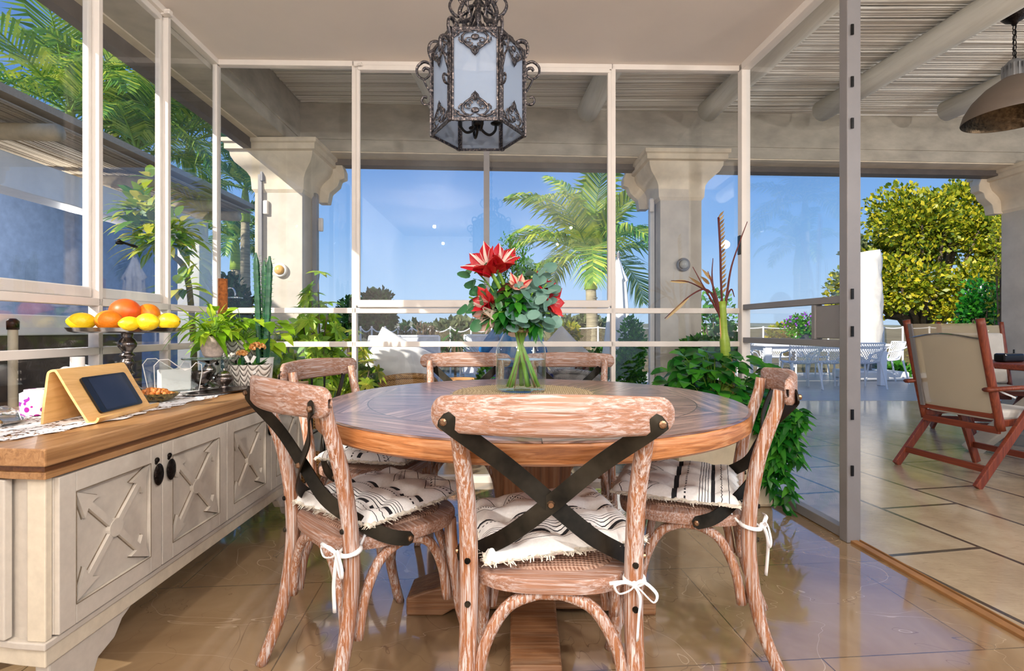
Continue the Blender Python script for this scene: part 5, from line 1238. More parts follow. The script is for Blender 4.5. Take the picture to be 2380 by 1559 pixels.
# ================================================================ placemat, jar, bouquet
ZTB=.773
VX,VY=.036,2.075
t=thing('placemat','round braided jute placemat under the flower jar','placemat',(VX+.005,VY-.02,ZTB+.0004)); m=MB(); pr=[(0,0),(.27,0)]
for i in range(14): r=.27-.018*i; pr+= [(r+.008,.002),(r+.006,.005),(r,.0065),(r-.006,.005)]
m.lathe(pr+[(0,.005)],64); m.build('mat',M['jute'],t,smooth=True)
fr=MB()
for i in range(70): a_=R.random()*6.28; fr.bar((.272*math.cos(a_),.272*math.sin(a_),.003),(.29*math.cos(a_+R.uniform(-.08,.08)),.29*math.sin(a_+R.uniform(-.08,.08)),.003+R.random()*.008),.0012,.0012)
fr.build('loose_fibres',M['jute'],t)
M['jar_glass']=glassmat('jar_glass',(.93,.97,.96),1.5); M['water']=glassmat('water',(.90,.95,.90),.8)
vs=thing('flower_jar','big clear milk can shaped glass jar half full of water','jar',(VX,VY,ZTB+.008))
HJ=.283
prof=[(0,.003),(.09,.001),(.100,.006),(.102,.02),(.102,.15),(.099,.175),(.085,.205),(.070,.232),(.066,.250),(.068,.258),(.078,.262),(.081,.270),(.077,.278),(.069,.281)]
MB().lathe(prof,56,close=False).build('glass_body',M['jar_glass'],vs,smooth=True)
MB().lathe([(0,.008),(.094,.008),(.097,.02),(.097,.128),(0,.128)],48).build('water',M['water'],vs,ang=.5)
MB().lathe([(.070,.236),(.073,.238),(.073,.250),(.070,.252)],40,close=False).build('wire_band',M['cutglass'],vs,smooth=True)
M['red']=leafmat('red_petal',S(150,8,24),S(196,20,40),S(226,60,60),.3,.4); M['petal_white']=leafmat('pale_petal',S(244,222,200),S(250,236,222),S(238,200,190),.3,.5); M['petal_pink']=leafmat('pink_petal',S(214,110,110),S(236,168,150),S(244,210,180),.3,.5); M['brown_stem']=plain('brown_stem',S(112,60,40),.6,amt=.15)
def stem_to(root,tip,r,mat,bx=None,name='stem'):
    "from low in the jar through its neck to the tip, all in jar coordinates"
    tip=V(tip); a=math.atan2(tip.y,tip.x); q=R.uniform(.01,.035); nk=V((math.cos(a)*q,math.sin(a)*q,.25)); b=V((-math.cos(a+R.uniform(-.6,.6))*R.uniform(.02,.075),-math.sin(a)*R.uniform(.02,.06),.015))
    MB().tube(smooth_path([b,nk,nk+(tip-nk)*.6+V((0,0,.02)),tip],6),r,8).build(name,mat,root,smooth=True); return tip,(tip-nk).normalized()
def fl(px,py,dy=0): 
    Y=VY+dy; p=D(px,py,Y); return V((p.x-VX,dy,p.z-(ZTB+.008)))
BL=(VX,VY,ZTB+.008)
def amaryllis(px,py,dy,label,d,pet,stripe,L=.085,W=.042,opened=1.0,n=6,gr='amaryllis in the flower jar'):
    root=thing('amaryllis',label,'flower',BL,group=gr); tip,_=stem_to(root,fl(px,py,dy)-V(d).normalized()*.03,.008,M['stem']); d=V(d).normalized(); u=d.orthogonal().normalized(); w=d.cross(u); m=MB(); s2=MB()
    for k in range(n):
        a_=2*PI*k/n+.3; o=u*math.cos(a_)+w*math.sin(a_); 
        pts=[(0,.004),(.3,.012),(.62,.028*opened+.006),(.85,.050*opened+.006),(1,.070*opened+.004)]
        bb=len(m.v); sd=d.cross(o).normalized()
        for t_,rr in pts:
            c=tip+d*(L*t_*(1-.15*opened*t_))+o*rr*(.78 if k%2 else 1); hw=W*.72*math.sin(PI*min(1,.15+t_*.80))*(1 if t_<1 else .12)
            m.v+=[c-sd*hw+o*.006*0-d*.006,c+o*-.0,c+sd*hw-d*.006]
        for i in range(4):
            for j in range(2): q=bb+i*3+j; m.f.append((q,q+1,q+4,q+3))
        b2=len(s2.v)
        for t_,rr in pts:
            c=tip+d*(L*t_*(1-.15*opened*t_))+o*rr*(.7 if k%2 else 1)-o*.0012+d*.0012; hw=W*.13*math.sin(PI*min(1,.15+t_*.80))
            s2.v+=[c-sd*hw,c+sd*hw]
        for i in range(4): q=b2+i*2; s2.f.append((q,q+1,q+3,q+2))
    m.build('petals',M[pet],root,smooth=True)
    if stripe: s2.build('petal_stripes',M[stripe],root,smooth=True)
    st=MB()
    for k in range(4): a_=1.6*k; o=u*math.cos(a_)+w*math.sin(a_); st.tube([tip,tip+d*L*.6+o*.006,tip+d*L*.85+o*.014],.001,4)
    st.build('stamens',M['petal_white'],root); return root
R.seed(101)
amaryllis(1133,622,-.06,'open red and white striped amaryllis at the upper left of the bouquet',(-.45,-.55,.6),'red','petal_white',.12,.062,1.15)
amaryllis(1163,612,-.04,'second striped amaryllis just right of the top left bloom',(.35,-.5,.75),'red','petal_white',.105,.056,1.1)
amaryllis(1205,662,-.07,'half open pink amaryllis in the middle of the bouquet',(.1,-.7,.6),'petal_pink','red',.065,.034,.7)
amaryllis(1129,700,-.08,'deep red amaryllis pointing left low in the bouquet',(-.6,-.6,.3),'red',None,.075,.044,.8)
amaryllis(1140,735,-.07,'pale pink amaryllis drooping at the lower left of the bouquet',(-.75,-.45,-.3),'petal_white','petal_pink',.095,.052)
amaryllis(1287,702,-.03,'crimson bloom at the right edge of the bouquet',(.7,-.6,.1),'red',None,.06,.045,.9)
amaryllis(1262,655,.0,'small dark crimson bloom behind the eucalyptus',(.5,-.6,.5),'red',None,.05,.036,.8)
def sprig(name,label,cat,px,py,dy,leaf_mat,stem_mat,n,L,W,kind,group,start=.25,spread=.05,r=.0035):
    root=thing(name,label,cat,BL,group=group); tip=fl(px,py,dy); a=math.atan2(tip.y,tip.x); nk=V((math.cos(a)*.025,math.sin(a)*.025,.25)); b=V((-math.cos(a)*.06,-math.sin(a)*.05,.015))
    pts=smooth_path([b,nk,nk+(tip-nk)*.55+V((0,0,.025)),tip],8); MB().tube(pts,r,6).build('stem',stem_mat,root,smooth=True); m=MB(); up=[p for p in pts if p.z>.27]
    for k in range(n):
        c=up[int((len(up)-1)*(start*0+(k+.5)/n))]; tg=(up[-1]-up[0]).normalized(); a_=k*2.4; u=tg.orthogonal().normalized(); w=tg.cross(u); o=u*math.cos(a_)+w*math.sin(a_)
        if kind=='round':
            d=(o+tg*.3).normalized(); nn=(tg*.6+V((0,-.8,.2))+rnd_dir()*.5).normalized(); x=d.cross(nn).normalized(); cc=c+d*(L*.6+R.random()*spread); bb=len(m.v); m.v.append(cc+nn*.002)
            for j in range(10): q=2*PI*j/10; m.v.append(cc+d*(math.cos(q)*L*.5)+x*(math.sin(q)*W*.5)+nn*(.004*math.cos(2*q)))
            m.f+=[(bb,bb+1+j,bb+1+(j+1)%10) for j in range(10)]
        elif kind=='long': m.leaf(c+o*.004,(o+tg*.5+V((0,0,-.2))),(0,-.6,1),L*R.uniform(.7,1.1),W,.35,4,.2)
        else:
            e=c+(o*R.uniform(.2,1)+tg*.8)*spread; m.tube([c,e],.0007,3)
            for j in range(7): m.spray(c+(e-c)*(.3+.7*j/6),(o*R.uniform(-1,1)+tg+rnd_dir()*.8),L*R.uniform(.7,1.2),W)
    m.build('leaves',M[leaf_mat],root,smooth=(kind!='fine')); return root
R.seed(102); M['leaf_euca_green']=leafmat('green_eucalyptus',S(58,120,74),S(92,150,100),S(140,184,130),.25,.45); ge='eucalyptus sprigs in the flower jar'; gw='wax flower sprigs in the flower jar'; gl_='leafy stems in the flower jar'
for px,py,dy,lab in ((1250,612,-.02,'tallest silver eucalyptus sprig right of the wax flowers'),(1270,660,-.05,'silver eucalyptus sprig at the right shoulder of the bouquet'),(1238,680,-.09,'round leaved eucalyptus sprig low at the front right'),(1278,728,-.06,'short eucalyptus sprig over the jar rim at the right'),(1212,720,-.10,'short eucalyptus sprig over the front of the jar rim'),
    (1098,620,-.01,'green eucalyptus sprig behind the striped amaryllis'),(1090,690,-.03,'green eucalyptus sprig reaching furthest left'),(1112,730,-.05,'green eucalyptus sprig curving down at the left')):
    sprig('eucalyptus_sprig',lab,'eucalyptus',px,py,dy,'leaf_euca' if px>1180 else 'leaf_mid2','x' and M['stem'],11,.040,.038,'round',ge,spread=.02) if False else sprig('eucalyptus_sprig',lab,'eucalyptus',px,py,dy,'leaf_euca' if px>1180 else 'leaf_euca_green',M['stem'],20,.056,.052,'round',ge,spread=.03)
for px,py,dy,lab in ((1186,560,.0,'tallest wax flower sprig at the top of the bouquet'),(1216,585,.02,'feathery wax flower sprig right of the tallest one'),(1165,640,.03,'wax flower sprig behind the striped blooms'),(1232,632,.03,'wax flower sprig behind the silver eucalyptus'),(1200,615,-.03,'wax flower sprig in the middle of the bouquet')):
    sprig('wax_flower_sprig',lab,'wax flower',px,py,dy,'leaf_mid',M['brown_stem'],40,.016,.0045,'fine',gw,spread=.05,r=.0016)
for px,py,dy,lab,mt in ((1175,672,-.09,'dark glossy leafy stem at the centre of the bouquet','leaf_mid'),(1160,725,-.10,'dark leafy stem hanging over the left of the jar rim','leaf_deep'),(1150,700,-.05,'olive leafy stem under the deep red bloom','leaf_olive'),(1200,700,-.11,'broad leafy stem at the front of the bouquet','leaf_deep'),(1262,760,-.07,'leafy stem drooping over the right of the jar','leaf_deep'),(1185,655,-.05,'reddish tinged leafy stem beside the pink bloom','leaf_red')):
    sprig('leafy_stem',lab,'leafy stem',px,py,dy,mt,M['stem'],22,.075,.030,'long',gl_,r=.003)
# ================================================================ plants on and behind the sideboard
R.seed(201)
t=NT('carved_planter'); x,y,z=t.xyz(); a=t.math('MULTIPLY',t.math('ARCTAN2',y,x),5.0)
pet=t.math('ABSOLUTE',t.math('SINE',a)); r_=t.math('ABSOLUTE',t.math('SINE',t.math('ADD',t.math('MULTIPLY',z,110),t.math('MULTIPLY',pet,3.2))))
t.set(Base_Color=t.ramp(r_,[(.15,S(132,124,116)),(.6,S(222,214,204))]),Roughness=.7); t.bump(r_,1.0,.006); M['carved']=t.m
p=D(590,0,2.62); pf=thing('carved_planter','oval white planter with carved leaves at the far end of the sideboard','planter',(p.x-.02,2.62,ZS+.003)); MB().lathe([(0,0),(.075,0),(.092,.03),(.108,.10),(.112,.112),(.106,.112),(.095,.07),(0,.07)],40,sy=.62).build('planter',M['carved'],pf,smooth=True)
p=D(562,0,2.80); pb=thing('carved_planter','taller round carved planter behind the glass stand','planter',(p.x,2.80,ZS+.003)); MB().lathe([(0,0),(.08,0),(.084,.10),(.096,.20),(.100,.232),(.093,.232),(.085,.19),(0,.19)],40).build('planter',M['carved'],pb,smooth=True)
def leafy(name,label,loc,n,spread,h,L,W,mat,cat='plant',kind='leaf',droop=.5,zmin=-.2,trail=0):
    t_=thing(name,label,cat,loc); m=MB(); s=MB()
    for i in range(n):
        a_=R.random()*6.28; q=R.random()**.6; e=V((math.cos(a_)*spread*q,math.sin(a_)*spread*q*.8,h*R.uniform(zmin,1)*(1-.4*q))); s.tube(smooth_path([(0,0,0),(e.x*.4,e.y*.4,max(e.z,.02)*.7),tuple(e)],3),.0016,4)
        m.leaf(e,(math.cos(a_)+R.uniform(-.5,.5),math.sin(a_)-.3,R.uniform(-.5,.5)),(0,-.3,1),L*R.uniform(.7,1.15),W,droop,4,.15)
    m.build('leaves',M[mat],t_,smooth=True); s.build('stalks',M['stem'],t_); return t_
leafy('pothos','lime green pothos filling the tall carved planter',(pb.location.x,2.80,ZS+.22),95,.24,.20,.085,.058,'leaf_bright')
mp=D(518,700,2.86); o_=thing('moss_pole','brown coir moss pole rising behind the peace lily','moss pole',(mp.x,2.86,ZS+.19)); MB().tube([(0,0,.0),(0,0,.2),(0,0,.385)],[.026,.024,.024],14).build('pole',plain('coir',S(168,96,44),.95,amt=.25,scale=50,bump=1),o_,smooth=True)
# cactus
M['cactus']=plain('cactus_skin',S(26,84,54),.45,amt=.25,scale=16); cx=D(610,0,2.74); ca=thing('cactus','tall three column spiny green cactus in a small white pot','cactus',(cx.x,2.74,ZS+.003))
MB().lathe([(0,0),(.045,0),(.055,.13),(.058,.14),(.05,.14),(0,.125)],24).build('pot',M['white'],ca,ang=.5)
for (bx,by,tx,h,r) in ((-.012,0,-.036,.70,.014),(.012,.01,.004,.66,.013),(.022,-.012,.044,.68,.015)):
    m=MB(); n=26; b0=len(m.v)
    for i in range(n+1):
        k=i/n; c=V((bx+(tx-bx)*k,by,.10+(h-.10)*k)); rr=r*(1 if k<.9 else (1-(k-.9)*7))*(1+.08*math.sin(i*2.2))
        for j in range(10): a_=2*PI*j/10; q=rr*(1.18 if j%2 else .8); m.v.append((c.x+q*math.cos(a_),c.y+q*math.sin(a_),c.z))
    for i in range(n):
        for j in range(10): m.f.append((i*10+j,i*10+(j+1)%10,i*10+10+(j+1)%10,i*10+10+j))
    m.f.append(tuple(range(n*10,n*10+10))); o=m.build('column',M['cactus'],ca); sp=MB()
    for i in range(2,n):
        k=i/n; c=V((bx+(tx-bx)*k,by,.10+(h-.10)*k))
        for j in range(5): a_=2*PI*(2*j+1)/10; u=V((math.cos(a_),math.sin(a_),.35)); sp.add([c+u*r*1.1+V((0,0,.0015)),c+u*r*1.1-V((0,0,.0015)),c+u*(r*1.1+.014)],[(0,1,2)])
    sp.build('spines',M['leaf_mid'],o)
# kalanchoe-like orange flowers
M['orange_flower']=leafmat('orange_floret',S(214,130,60),S(236,176,104),S(246,206,150))
for px,py,Y,lab,r in ((598,808,2.60,'larger cluster of peach flowers rising from the oval planter',.036),(563,822,2.60,'smaller cluster of peach flowers at the left of the oval planter',.024)):
    p=D(px,py,Y); k=thing('potted_flower',lab,'flower',(p.x,Y,ZS+.075)); hz=p.z-(ZS+.075); MB().tube([(0,0,0),(.004,0,hz*.6),(0,0,hz)],.009,8).build('stem',M['cactus'],k); m=MB()
    for i in range(60): d=rnd_dir(-.3); m.ball(V((0,0,hz))+V((d.x*r,d.y*r,d.z*r*.7)),.0062,6,4)
    m.build('florets',M['orange_flower'],k); m=MB()
    for i in range(7): a_=i; m.leaf((0,0,hz*.2),(math.cos(a_),math.sin(a_)-.4,.7),(0,0,1),.085,.034,.1,4,.2)
    m.build('leaves',M['leaf_deep'],k,smooth=True)
m=MB(); 
for a_ in (-.5,.5): m.box((0,0,.035),(.016,.004,.10),0,0,a_)
o=m.build('plant_label',M['white'],loc=(D(585,0,2.58).x,2.565,ZS+.08)); tag(o,'crossed white plant labels stuck in the oval planter','plant label')
# leaning variegated plant outside the side window
R.seed(211); b=D(470,720,3.75); sp_=thing('rubber_plant','bare stemmed plant with a leaning tuft of yellow edged leaves outside the side window','plant',(b.x-.03,3.75,0)); q0=V((b.x-.03,3.75,0))
A=[V((0,0,.2)),D(440,670,3.62)-q0,D(400,590,3.5)-q0,D(372,545,3.42)-q0,D(352,500,3.38)-q0]; MB().tube(smooth_path(A,5),[.020]*10+[.017]*11,8).build('stem',M['bark'],sp_,smooth=True); m=MB()
for cx_,cy_,rr,n in ((345,500,.18,70),(322,488,.14,40),(402,540,.16,60),(372,560,.18,60),(330,540,.14,40),(350,415,.05,7),(418,668,.12,20)):
    c=D(cx_,cy_,3.36)-q0
    for i in range(n):
        d=rnd_dir(-.6); m.leaf(c+d*rr*R.uniform(.25,.9),d+V((0,0,.15)),(0,-.3,1),.15*R.uniform(.7,1.1),.062,.4,4,.15)
m.build('leaves',M['leaf_var'],sp_,smooth=True); simple_pot(.2,.34,M['pot_cream'])(sp_)
# ================================================================ pothos trough, dry palm, ivy by the right glass
R.seed(221)
pt=thing('trough_planter','long cream stone planter box in the right corner behind the table','planter',(1.23,3.12,.0),.03); m=MB(); m.box((0,0,.28),(.56,.34,.56)); o=m.build('box',plain('cream_stone',S(206,190,160),.7,amt=.1),pt,bevel=.02); MB().box((0,0,.555),(.48,.26,.02)).build('soil',M['soil'],pt)
t_=thing('pothos','dark glossy pothos spilling over the cream planter box','plant',(1.22,3.10,.575)); m=MB(); s=MB()
for i in range(400):
    a_=R.random()*6.28; q=R.random()**.5; e=V((math.cos(a_)*.38*q,math.sin(a_)*.22*q-.03,R.uniform(.0,.34)*(1-.5*q*q)+(-.1 if q>.8 else 0)))
    if i%3==0: s.tube([(e.x*.2,e.y*.2,0),(e.x*.7,e.y*.7,max(.02,e.z*.8)),tuple(e)],.002,4)
    m.leaf(e,(math.cos(a_)+R.uniform(-.6,.6),math.sin(a_)-.6,R.uniform(-.4,.6)),(0,-.4,1),R.uniform(.07,.125),.068,.4,4,.12)
m.build('leaves',M['leaf_deep'],t_,smooth=True); s.build('stalks',M['stem'],t_)
iv=thing('ivy','ivy trailing down to the floor beside the glass door','ivy',(1.45,2.90,.60)); m=MB(); s=MB()
for i in range(13):
    x0=R.uniform(-.05,.13); y0=R.uniform(-.10,.06); L=R.uniform(.25,.60) if i else .60; pts=[V((x0*.4,y0*.4+.04,.0))]+[V((x0+.03*math.sin(k+i),y0+.02*math.cos(k*1.3+i),.03-L*k/7)) for k in range(1,8)]; pts=smooth_path(pts,4); s.tube(pts,.0025,4)
    for k in range(len(pts)):
        for _ in range(2):
            d=V((R.uniform(-1,1),R.uniform(-1,.3),R.uniform(-.7,.3))); m.leaf(pts[k],d,(0,-.5,1),R.uniform(.05,.085),.048,.5,4,.1,shape=lambda t_:(1-t_)**.7*min(1,t_*6+.35))
m.build('leaves',M['leaf_deep'],iv,smooth=True); s.build('vines',M['stem'],iv)
dp=thing('dried_palm','drying young palm with a pale sheath and bare spiky leaf stalks','plant',(1.28,3.14,.575)); o3=V((1.28,3.14,.575))
def L3(px,py,dy=0): return D(px,py,3.14+dy)-o3
MB().tube(smooth_path([V((0,0,-.05)),L3(1690,880),L3(1684,790),L3(1678,700)],6),[.036]*7+[.030]*6+[.022]*6,12).build('stem',M['shaft'],dp,smooth=True)
m=MB(); m.leaf(L3(1690,930),L3(1695,800)-L3(1690,930),(0,-1,0),.32,.075,0,6,.5); m.leaf(L3(1686,820),L3(1672,690)-L3(1686,820),(0,-1,0),.3,.05,0,6,.5); m.build('sheath',plain('dry_sheath',S(220,168,120),.7,amt=.1),dp,smooth=True)
m=MB(); lf=MB()
for path in ([(1682,740),(1690,680),(1700,620),(1720,560),(1737,515)],[(1680,760),(1660,690),(1640,675),(1600,655),(1560,652)],[(1680,760),(1662,700),(1640,672),(1600,690),(1545,740)],[(1676,740),(1665,690),(1652,650),(1645,630)],[(1678,740),(1655,700),(1632,660),(1610,620)],[(1677,735),(1660,680),(1655,640),(1657,600)],[(1679,730),(1690,690),(1700,672),(1707,690)]):
    pts=smooth_path([L3(*p_) for p_ in path],5); m.tube(pts,[.009*(1-.8*i/len(pts)) for i in range(len(pts))],6)
for a_,b_ in (((1655,652),(1630,622)),((1600,655),(1555,652)),((1600,692),(1545,742)),((1640,672),(1600,640)),((1648,660),(1628,640))): lf.leaf(L3(*a_),L3(*b_)-L3(*a_),(0,-1,0),(L3(*b_)-L3(*a_)).length,.022,.05,4,.3)
pts=smooth_path([L3(1681,750),L3(1676,660),L3(1674,580),L3(1670,505)],8); m.tube(pts,.007,6)
for k in range(6,25):
    c=pts[min(k,len(pts)-1)]; lf.leaf(c,V((.55,-.3,.75)),(0,-1,0),.05,.016,0,2,.2)
m.build('leaf_stalks',M['leaf_red'],dp,smooth=True); lf.build('dry_leaflets',M['leaf_dry'],dp)
# plants outside the right bays
treeimg('bushy_plant','dark coleus with purple flecks in a blue pot outside behind the dried palm','plant',1590,1722,752,4.7,900,.075,'leaf_deep',lumps=8,seed=225,rz=.26,zc=.74,trunk_r=.02)
o=MB().lathe([(0,0),(.14,0),(.19,.48),(.2,.5),(.18,.5),(0,.46)],26).build('plant_pot',plain('blue_glazed',S(24,92,120),.2),loc=(D(1640,0,4.7).x,4.7,0),ang=.6); tag(o,'blue glazed plant pot under the coleus outside','pot')
treeimg('bushy_plant','loose bush with purple flowers outside left of the right column','plant',1432,1500,792,5.9,1100,.055,'leaf_mid',lumps=10,seed=226,rz=.45,zc=.55,trunk_r=.015)
treeimg('climbing_shrub','rambling green climber rising behind the pool side by the right column','shrub',1600,1712,660,8.8,500,.09,'leaf_mid',lumps=9,seed=227,rz=.4,zc=.6,trunk_r=.02)
# ================================================================ wicker basket stand
R.seed(230); bs=thing('basket_stand','black wire stand with two wicker baskets behind the sideboard end','basket stand',(-1.235,3.08,0))
m=MB()
for x_ in (-.07,.07):
    for y_ in (-.10,.10): m.tube([(x_,y_,0),(x_,y_,.80)],.006,6)
for z_ in (.12,.42,.80): 
    m.tube([(-.07,-.10,z_),(.07,-.10,z_),(.07,.10,z_),(-.07,.10,z_)],.005,6,closed=True)
m.build('wire_frame',M['black_metal'],bs)
for z_ in (.13,.44): MB().lathe([(0,0),(.085,0),(.105,.13),(.110,.14),(.100,.14),(.08,.02),(0,.02)],30,c=(0,0,z_),sy=1.1).build('basket',M['wicker'],bs,smooth=True)
# ================================================================ teak armchair on the terrace
def teak_chair(label,loc,rz,grp,back=True):
    t_=thing('folding_armchair',label,'armchair',loc,rz,grp)
    W2=.27
    for s in (-1,1):
        # back upright (long, curved), front facing +y
        MB().tube(smooth_path([(s*W2,-.12,.36),(s*W2,-.18,.62),(s*W2,-.24,.90),(s*W2,-.28,1.10)],5),.026,8,flat=.8).build('back_post',M['teak'],t_,smooth=True)
        MB().bar((s*(W2+.03),-.34,0),(s*(W2+.03),.16,.62),.028,.055,up=(0,1,.5)).build('leg',M['teak'],t_,bevel=.005)
        MB().bar((s*(W2+.005),.34,0),(s*(W2+.005),.12,.62),.028,.055,up=(0,1,-.3)).build('leg',M['teak'],t_,bevel=.005)
        MB().tube([(s*(W2+.02),-.26,.635),(s*(W2+.02),0,.645),(s*(W2+.02),.28,.64)],.028,8,flat=.55,up=(0,0,1)).build('armrest',M['teak'],t_,smooth=True)
        MB().bar((s*(W2-.02),-.14,.40),(s*(W2-.02),.30,.43),.022,.045).build('seat_rail',M['teak'],t_,bevel=.004)
    for y_,z_,w_ in ((-.15,.46,W2),(-.13,.36,W2),(-.26,.115,W2+.02),(.30,.14,W2),(.27,.44,W2)): MB().bar((-w_,y_,z_),(w_,y_,z_),.022,.045).build('cross_rail',M['teak_x'],t_,bevel=.004)
    m=MB(); n=10
    for i in range(n+1):
        k=i/n; y_=-.16-.11*k**1.1; z_=.47+.60*k; m.v+=[(-W2+.02,y_,z_),(-W2*.4,y_-.012,z_),(W2*.4,y_-.012,z_),(W2-.02,y_,z_)]
    for i in range(n):
        for j in range(3): m.f.append((4*i+j,4*i+j+1,4*i+5+j,4*i+4+j))
    m.build('mesh_back',M['sling'],t_,smooth=True)
    MB().tube(smooth_path([(-W2,-.265,.965),(0,-.285,1.0),(W2,-.265,.965)],6),.006,6).build('brace_wire',M['silver'],t_)
    m=MB(); m.bar((-W2+.035,-.175,.46),(-W2+.035,-.285,1.07),.03,.012,up=(0,1,0)); m.build('edge_strip',M['grey_frame'],t_)
    m=MB().box((0,.07,.455),(.46,.42,.07)); m.build('seat_pad',M['pad_white'],t_,bevel=.02)
    m=MB(); m.bar((0,-.105,.50),(0,-.19,.99),.44,.07,up=(0,1,0)); o=m.build('back_pad',M['pad_white'],t_,bevel=.02)
    MB().tube(smooth_path([(.22,-.20,.86),(.275,-.19,.78),(.24,-.12,.64),(.31,-.06,.58)],5),.006,5,flat=.4).build('pad_tie',M['tie'],o)
    return t_
t=NT('sling_mesh'); tr=t.new('ShaderNodeBsdfTransparent'); df=t.new('ShaderNodeBsdfDiffuse'); df.inputs[0].default_value=c4(S(196,182,158)); mx=t.new('ShaderNodeMixShader'); mx.inputs[0].default_value=.74; t.l.new(tr.outputs[0],mx.inputs[1]); t.l.new(df.outputs[0],mx.inputs[2]); t.l.new(mx.outputs[0],t.out.inputs[0]); M['sling']=t.m
M['pad_white']=plain('pad_cotton',S(214,208,198),.9,amt=.06)
f1,f2=G(2100,1075),G(2255,1128); 
tc1=teak_chair('teak folding armchair with a cream sling back on the terrace, its back to the room',(3.31,3.66,0),-1.44,'teak armchairs at the terrace table')
tc2=teak_chair('teak folding armchair at the far side of the teak table',(4.62,4.98,0),PI-.25,'teak armchairs at the terrace table')
tt=thing('terrace_table','teak topped terrace table with grey splayed legs at the right edge','table',(4.52,4.02,0),.12)
MB().box((0,0,.745),(1.5,.95,.045)).build('tabletop',M['teak_x'],tt,bevel=.01)
for a_,b_ in (((-.62,-.38),(-.1,0)),((.62,-.38),(.1,0)),((-.62,.38),(-.1,0)),((.62,.38),(.1,0))): MB().bar((a_[0],a_[1],.0),(b_[0],b_[1],.71),.12,.08,up=(1,0,0)).build('leg',M['concrete'],tt,bevel=.01)
o=thing('radio','small black portable radio on the teak table','radio',(3.98,4.10,.768),.2); MB().box((0,0,.035),(.20,.09,.07)).build('case',M['tab_body'],o,bevel=.015); MB().tube([(.05,0,.07),(.05,0,.10)],.006,6).build('dial',M['black_metal'],o)
# ================================================================ white perforated chairs and table by the pool
def shell_chair(label,loc,rz,grp):
    t_=thing('outdoor_chair',label,'chair',loc,rz,grp)
    def S_(u,v):  # u across -1..1, v 0 seat front .. 1 back top
        if v<.45: k=v/.45; y=.22-.40*k; z=.45-.03*math.sin(PI*k); w=.23
        else: k=(v-.45)/.55; y=-.18-.10*k; z=.45+.34*k; w=.23+.03*k
        y+= .07*abs(u)**2.2*(1 if v>.45 else v/.45*.6)
        return V((u*w,y,z+(.0 if v>.45 else .02*abs(u)**3)))
    m=MB(); n=13
    for i in range(-n,n+1):
        for s in (1,-1):
            pts=[]
            for k in range(13):
                v=k/12; u=s*(i/n*1.9+ (v-.5)*1.6)
                if abs(u)<=1: pts.append(S_(u,v))
            if len(pts)>1: m.tube(pts,.007,4,cap=False,flat=.6)
    e=[S_(-1,k/12) for k in range(13)]+[S_(u/6,1) for u in range(-5,6)]+[S_(1,1-k/12) for k in range(13)]+[S_(-u/6,0) for u in range(-5,6)]
    m.tube(e,.012,6,closed=True); m.build('lattice_shell',M['plastic_white'],t_,smooth=True)
    for s in (-1,1):
        MB().tube(smooth_path([(s*.245,-.24,.70),(s*.285,-.10,.64),(s*.29,.08,.60),(s*.255,.20,.47)],4),.013,6).build('arm',M['plastic_white'],t_,smooth=True)
        MB().tube([(s*.21,.20,.45),(s*.25,.25,0)],[.018,.013],8).build('leg',M['plastic_white'],t_); MB().tube([(s*.21,-.18,.45),(s*.25,-.27,0)],[.018,.013],8).build('leg',M['plastic_white'],t_)
    return t_
gO='lattice backed chairs round the white pool table'
oc=shell_chair('left lattice chair of the near row at the white pool table',(D(1860,0,9.0).x,9.0,0),-.10,gO)
for px,Y,rz,lab in ((1925,9.0,-.06,'middle lattice chair of the near row at the white pool table'),(2003,9.0,.05,'lattice chair at the right end of the near row, right of the door stile'),(1722,9.6,-1.2,'lattice chair at the left end of the white pool table'),(1800,10.9,PI,'far lattice chair on the left across the white pool table'),(1885,10.9,PI,'far lattice chair on the right across the white pool table'),(2060,9.9,1.35,'lattice chair at the right head of the white pool table')):
    dup(oc,(D(px,0,Y).x,Y,0),rz,lab,gO)
wt=thing('pool_table_white','long white garden table with square legs on the deck','table',(D(1890,0,9.75).x,9.75,0)); wt.name='garden_table'
MB().box((0,0,.74),(2.3,.9,.05)).build('tabletop',M['plastic_white'],wt,bevel=.01)
for x_ in (-1.05,1.05):
    for y_ in (-.36,.36): MB().box((x_,y_,.36),(.12,.10,.72)).build('leg',M['plastic_white'],wt,bevel=.008)
MB().box((0,0,.67),(2.1,.75,.09)).build('apron',M['plastic_white'],wt)
fp=thing('flower_pot','dark pot of purple flowers standing on the white garden table','potted flowers',(D(1872,0,9.7).x,9.7,.767)); MB().lathe([(0,0),(.09,0),(.13,.17),(.12,.17),(0,.15)],22).build('pot',M['pot_dark'],fp,ang=.6)
clump([(V((0,0,.34)),(.34,.3,.22)),(V((.15,0,.28)),(.3,.25,.2)),(V((-.18,0,.3)),(.25,.25,.2))],1100,.06).build('foliage',M['leaf_mid'],fp)
M['purple']=plain('purple_petal',S(140,60,180),.6); m=MB()
for i in range(60): d=rnd_dir(-.1); m.ball((d.x*.42,d.y*.32,.33+d.z*.25),.017,6,4)
m.build('flowers',M['purple'],fp)
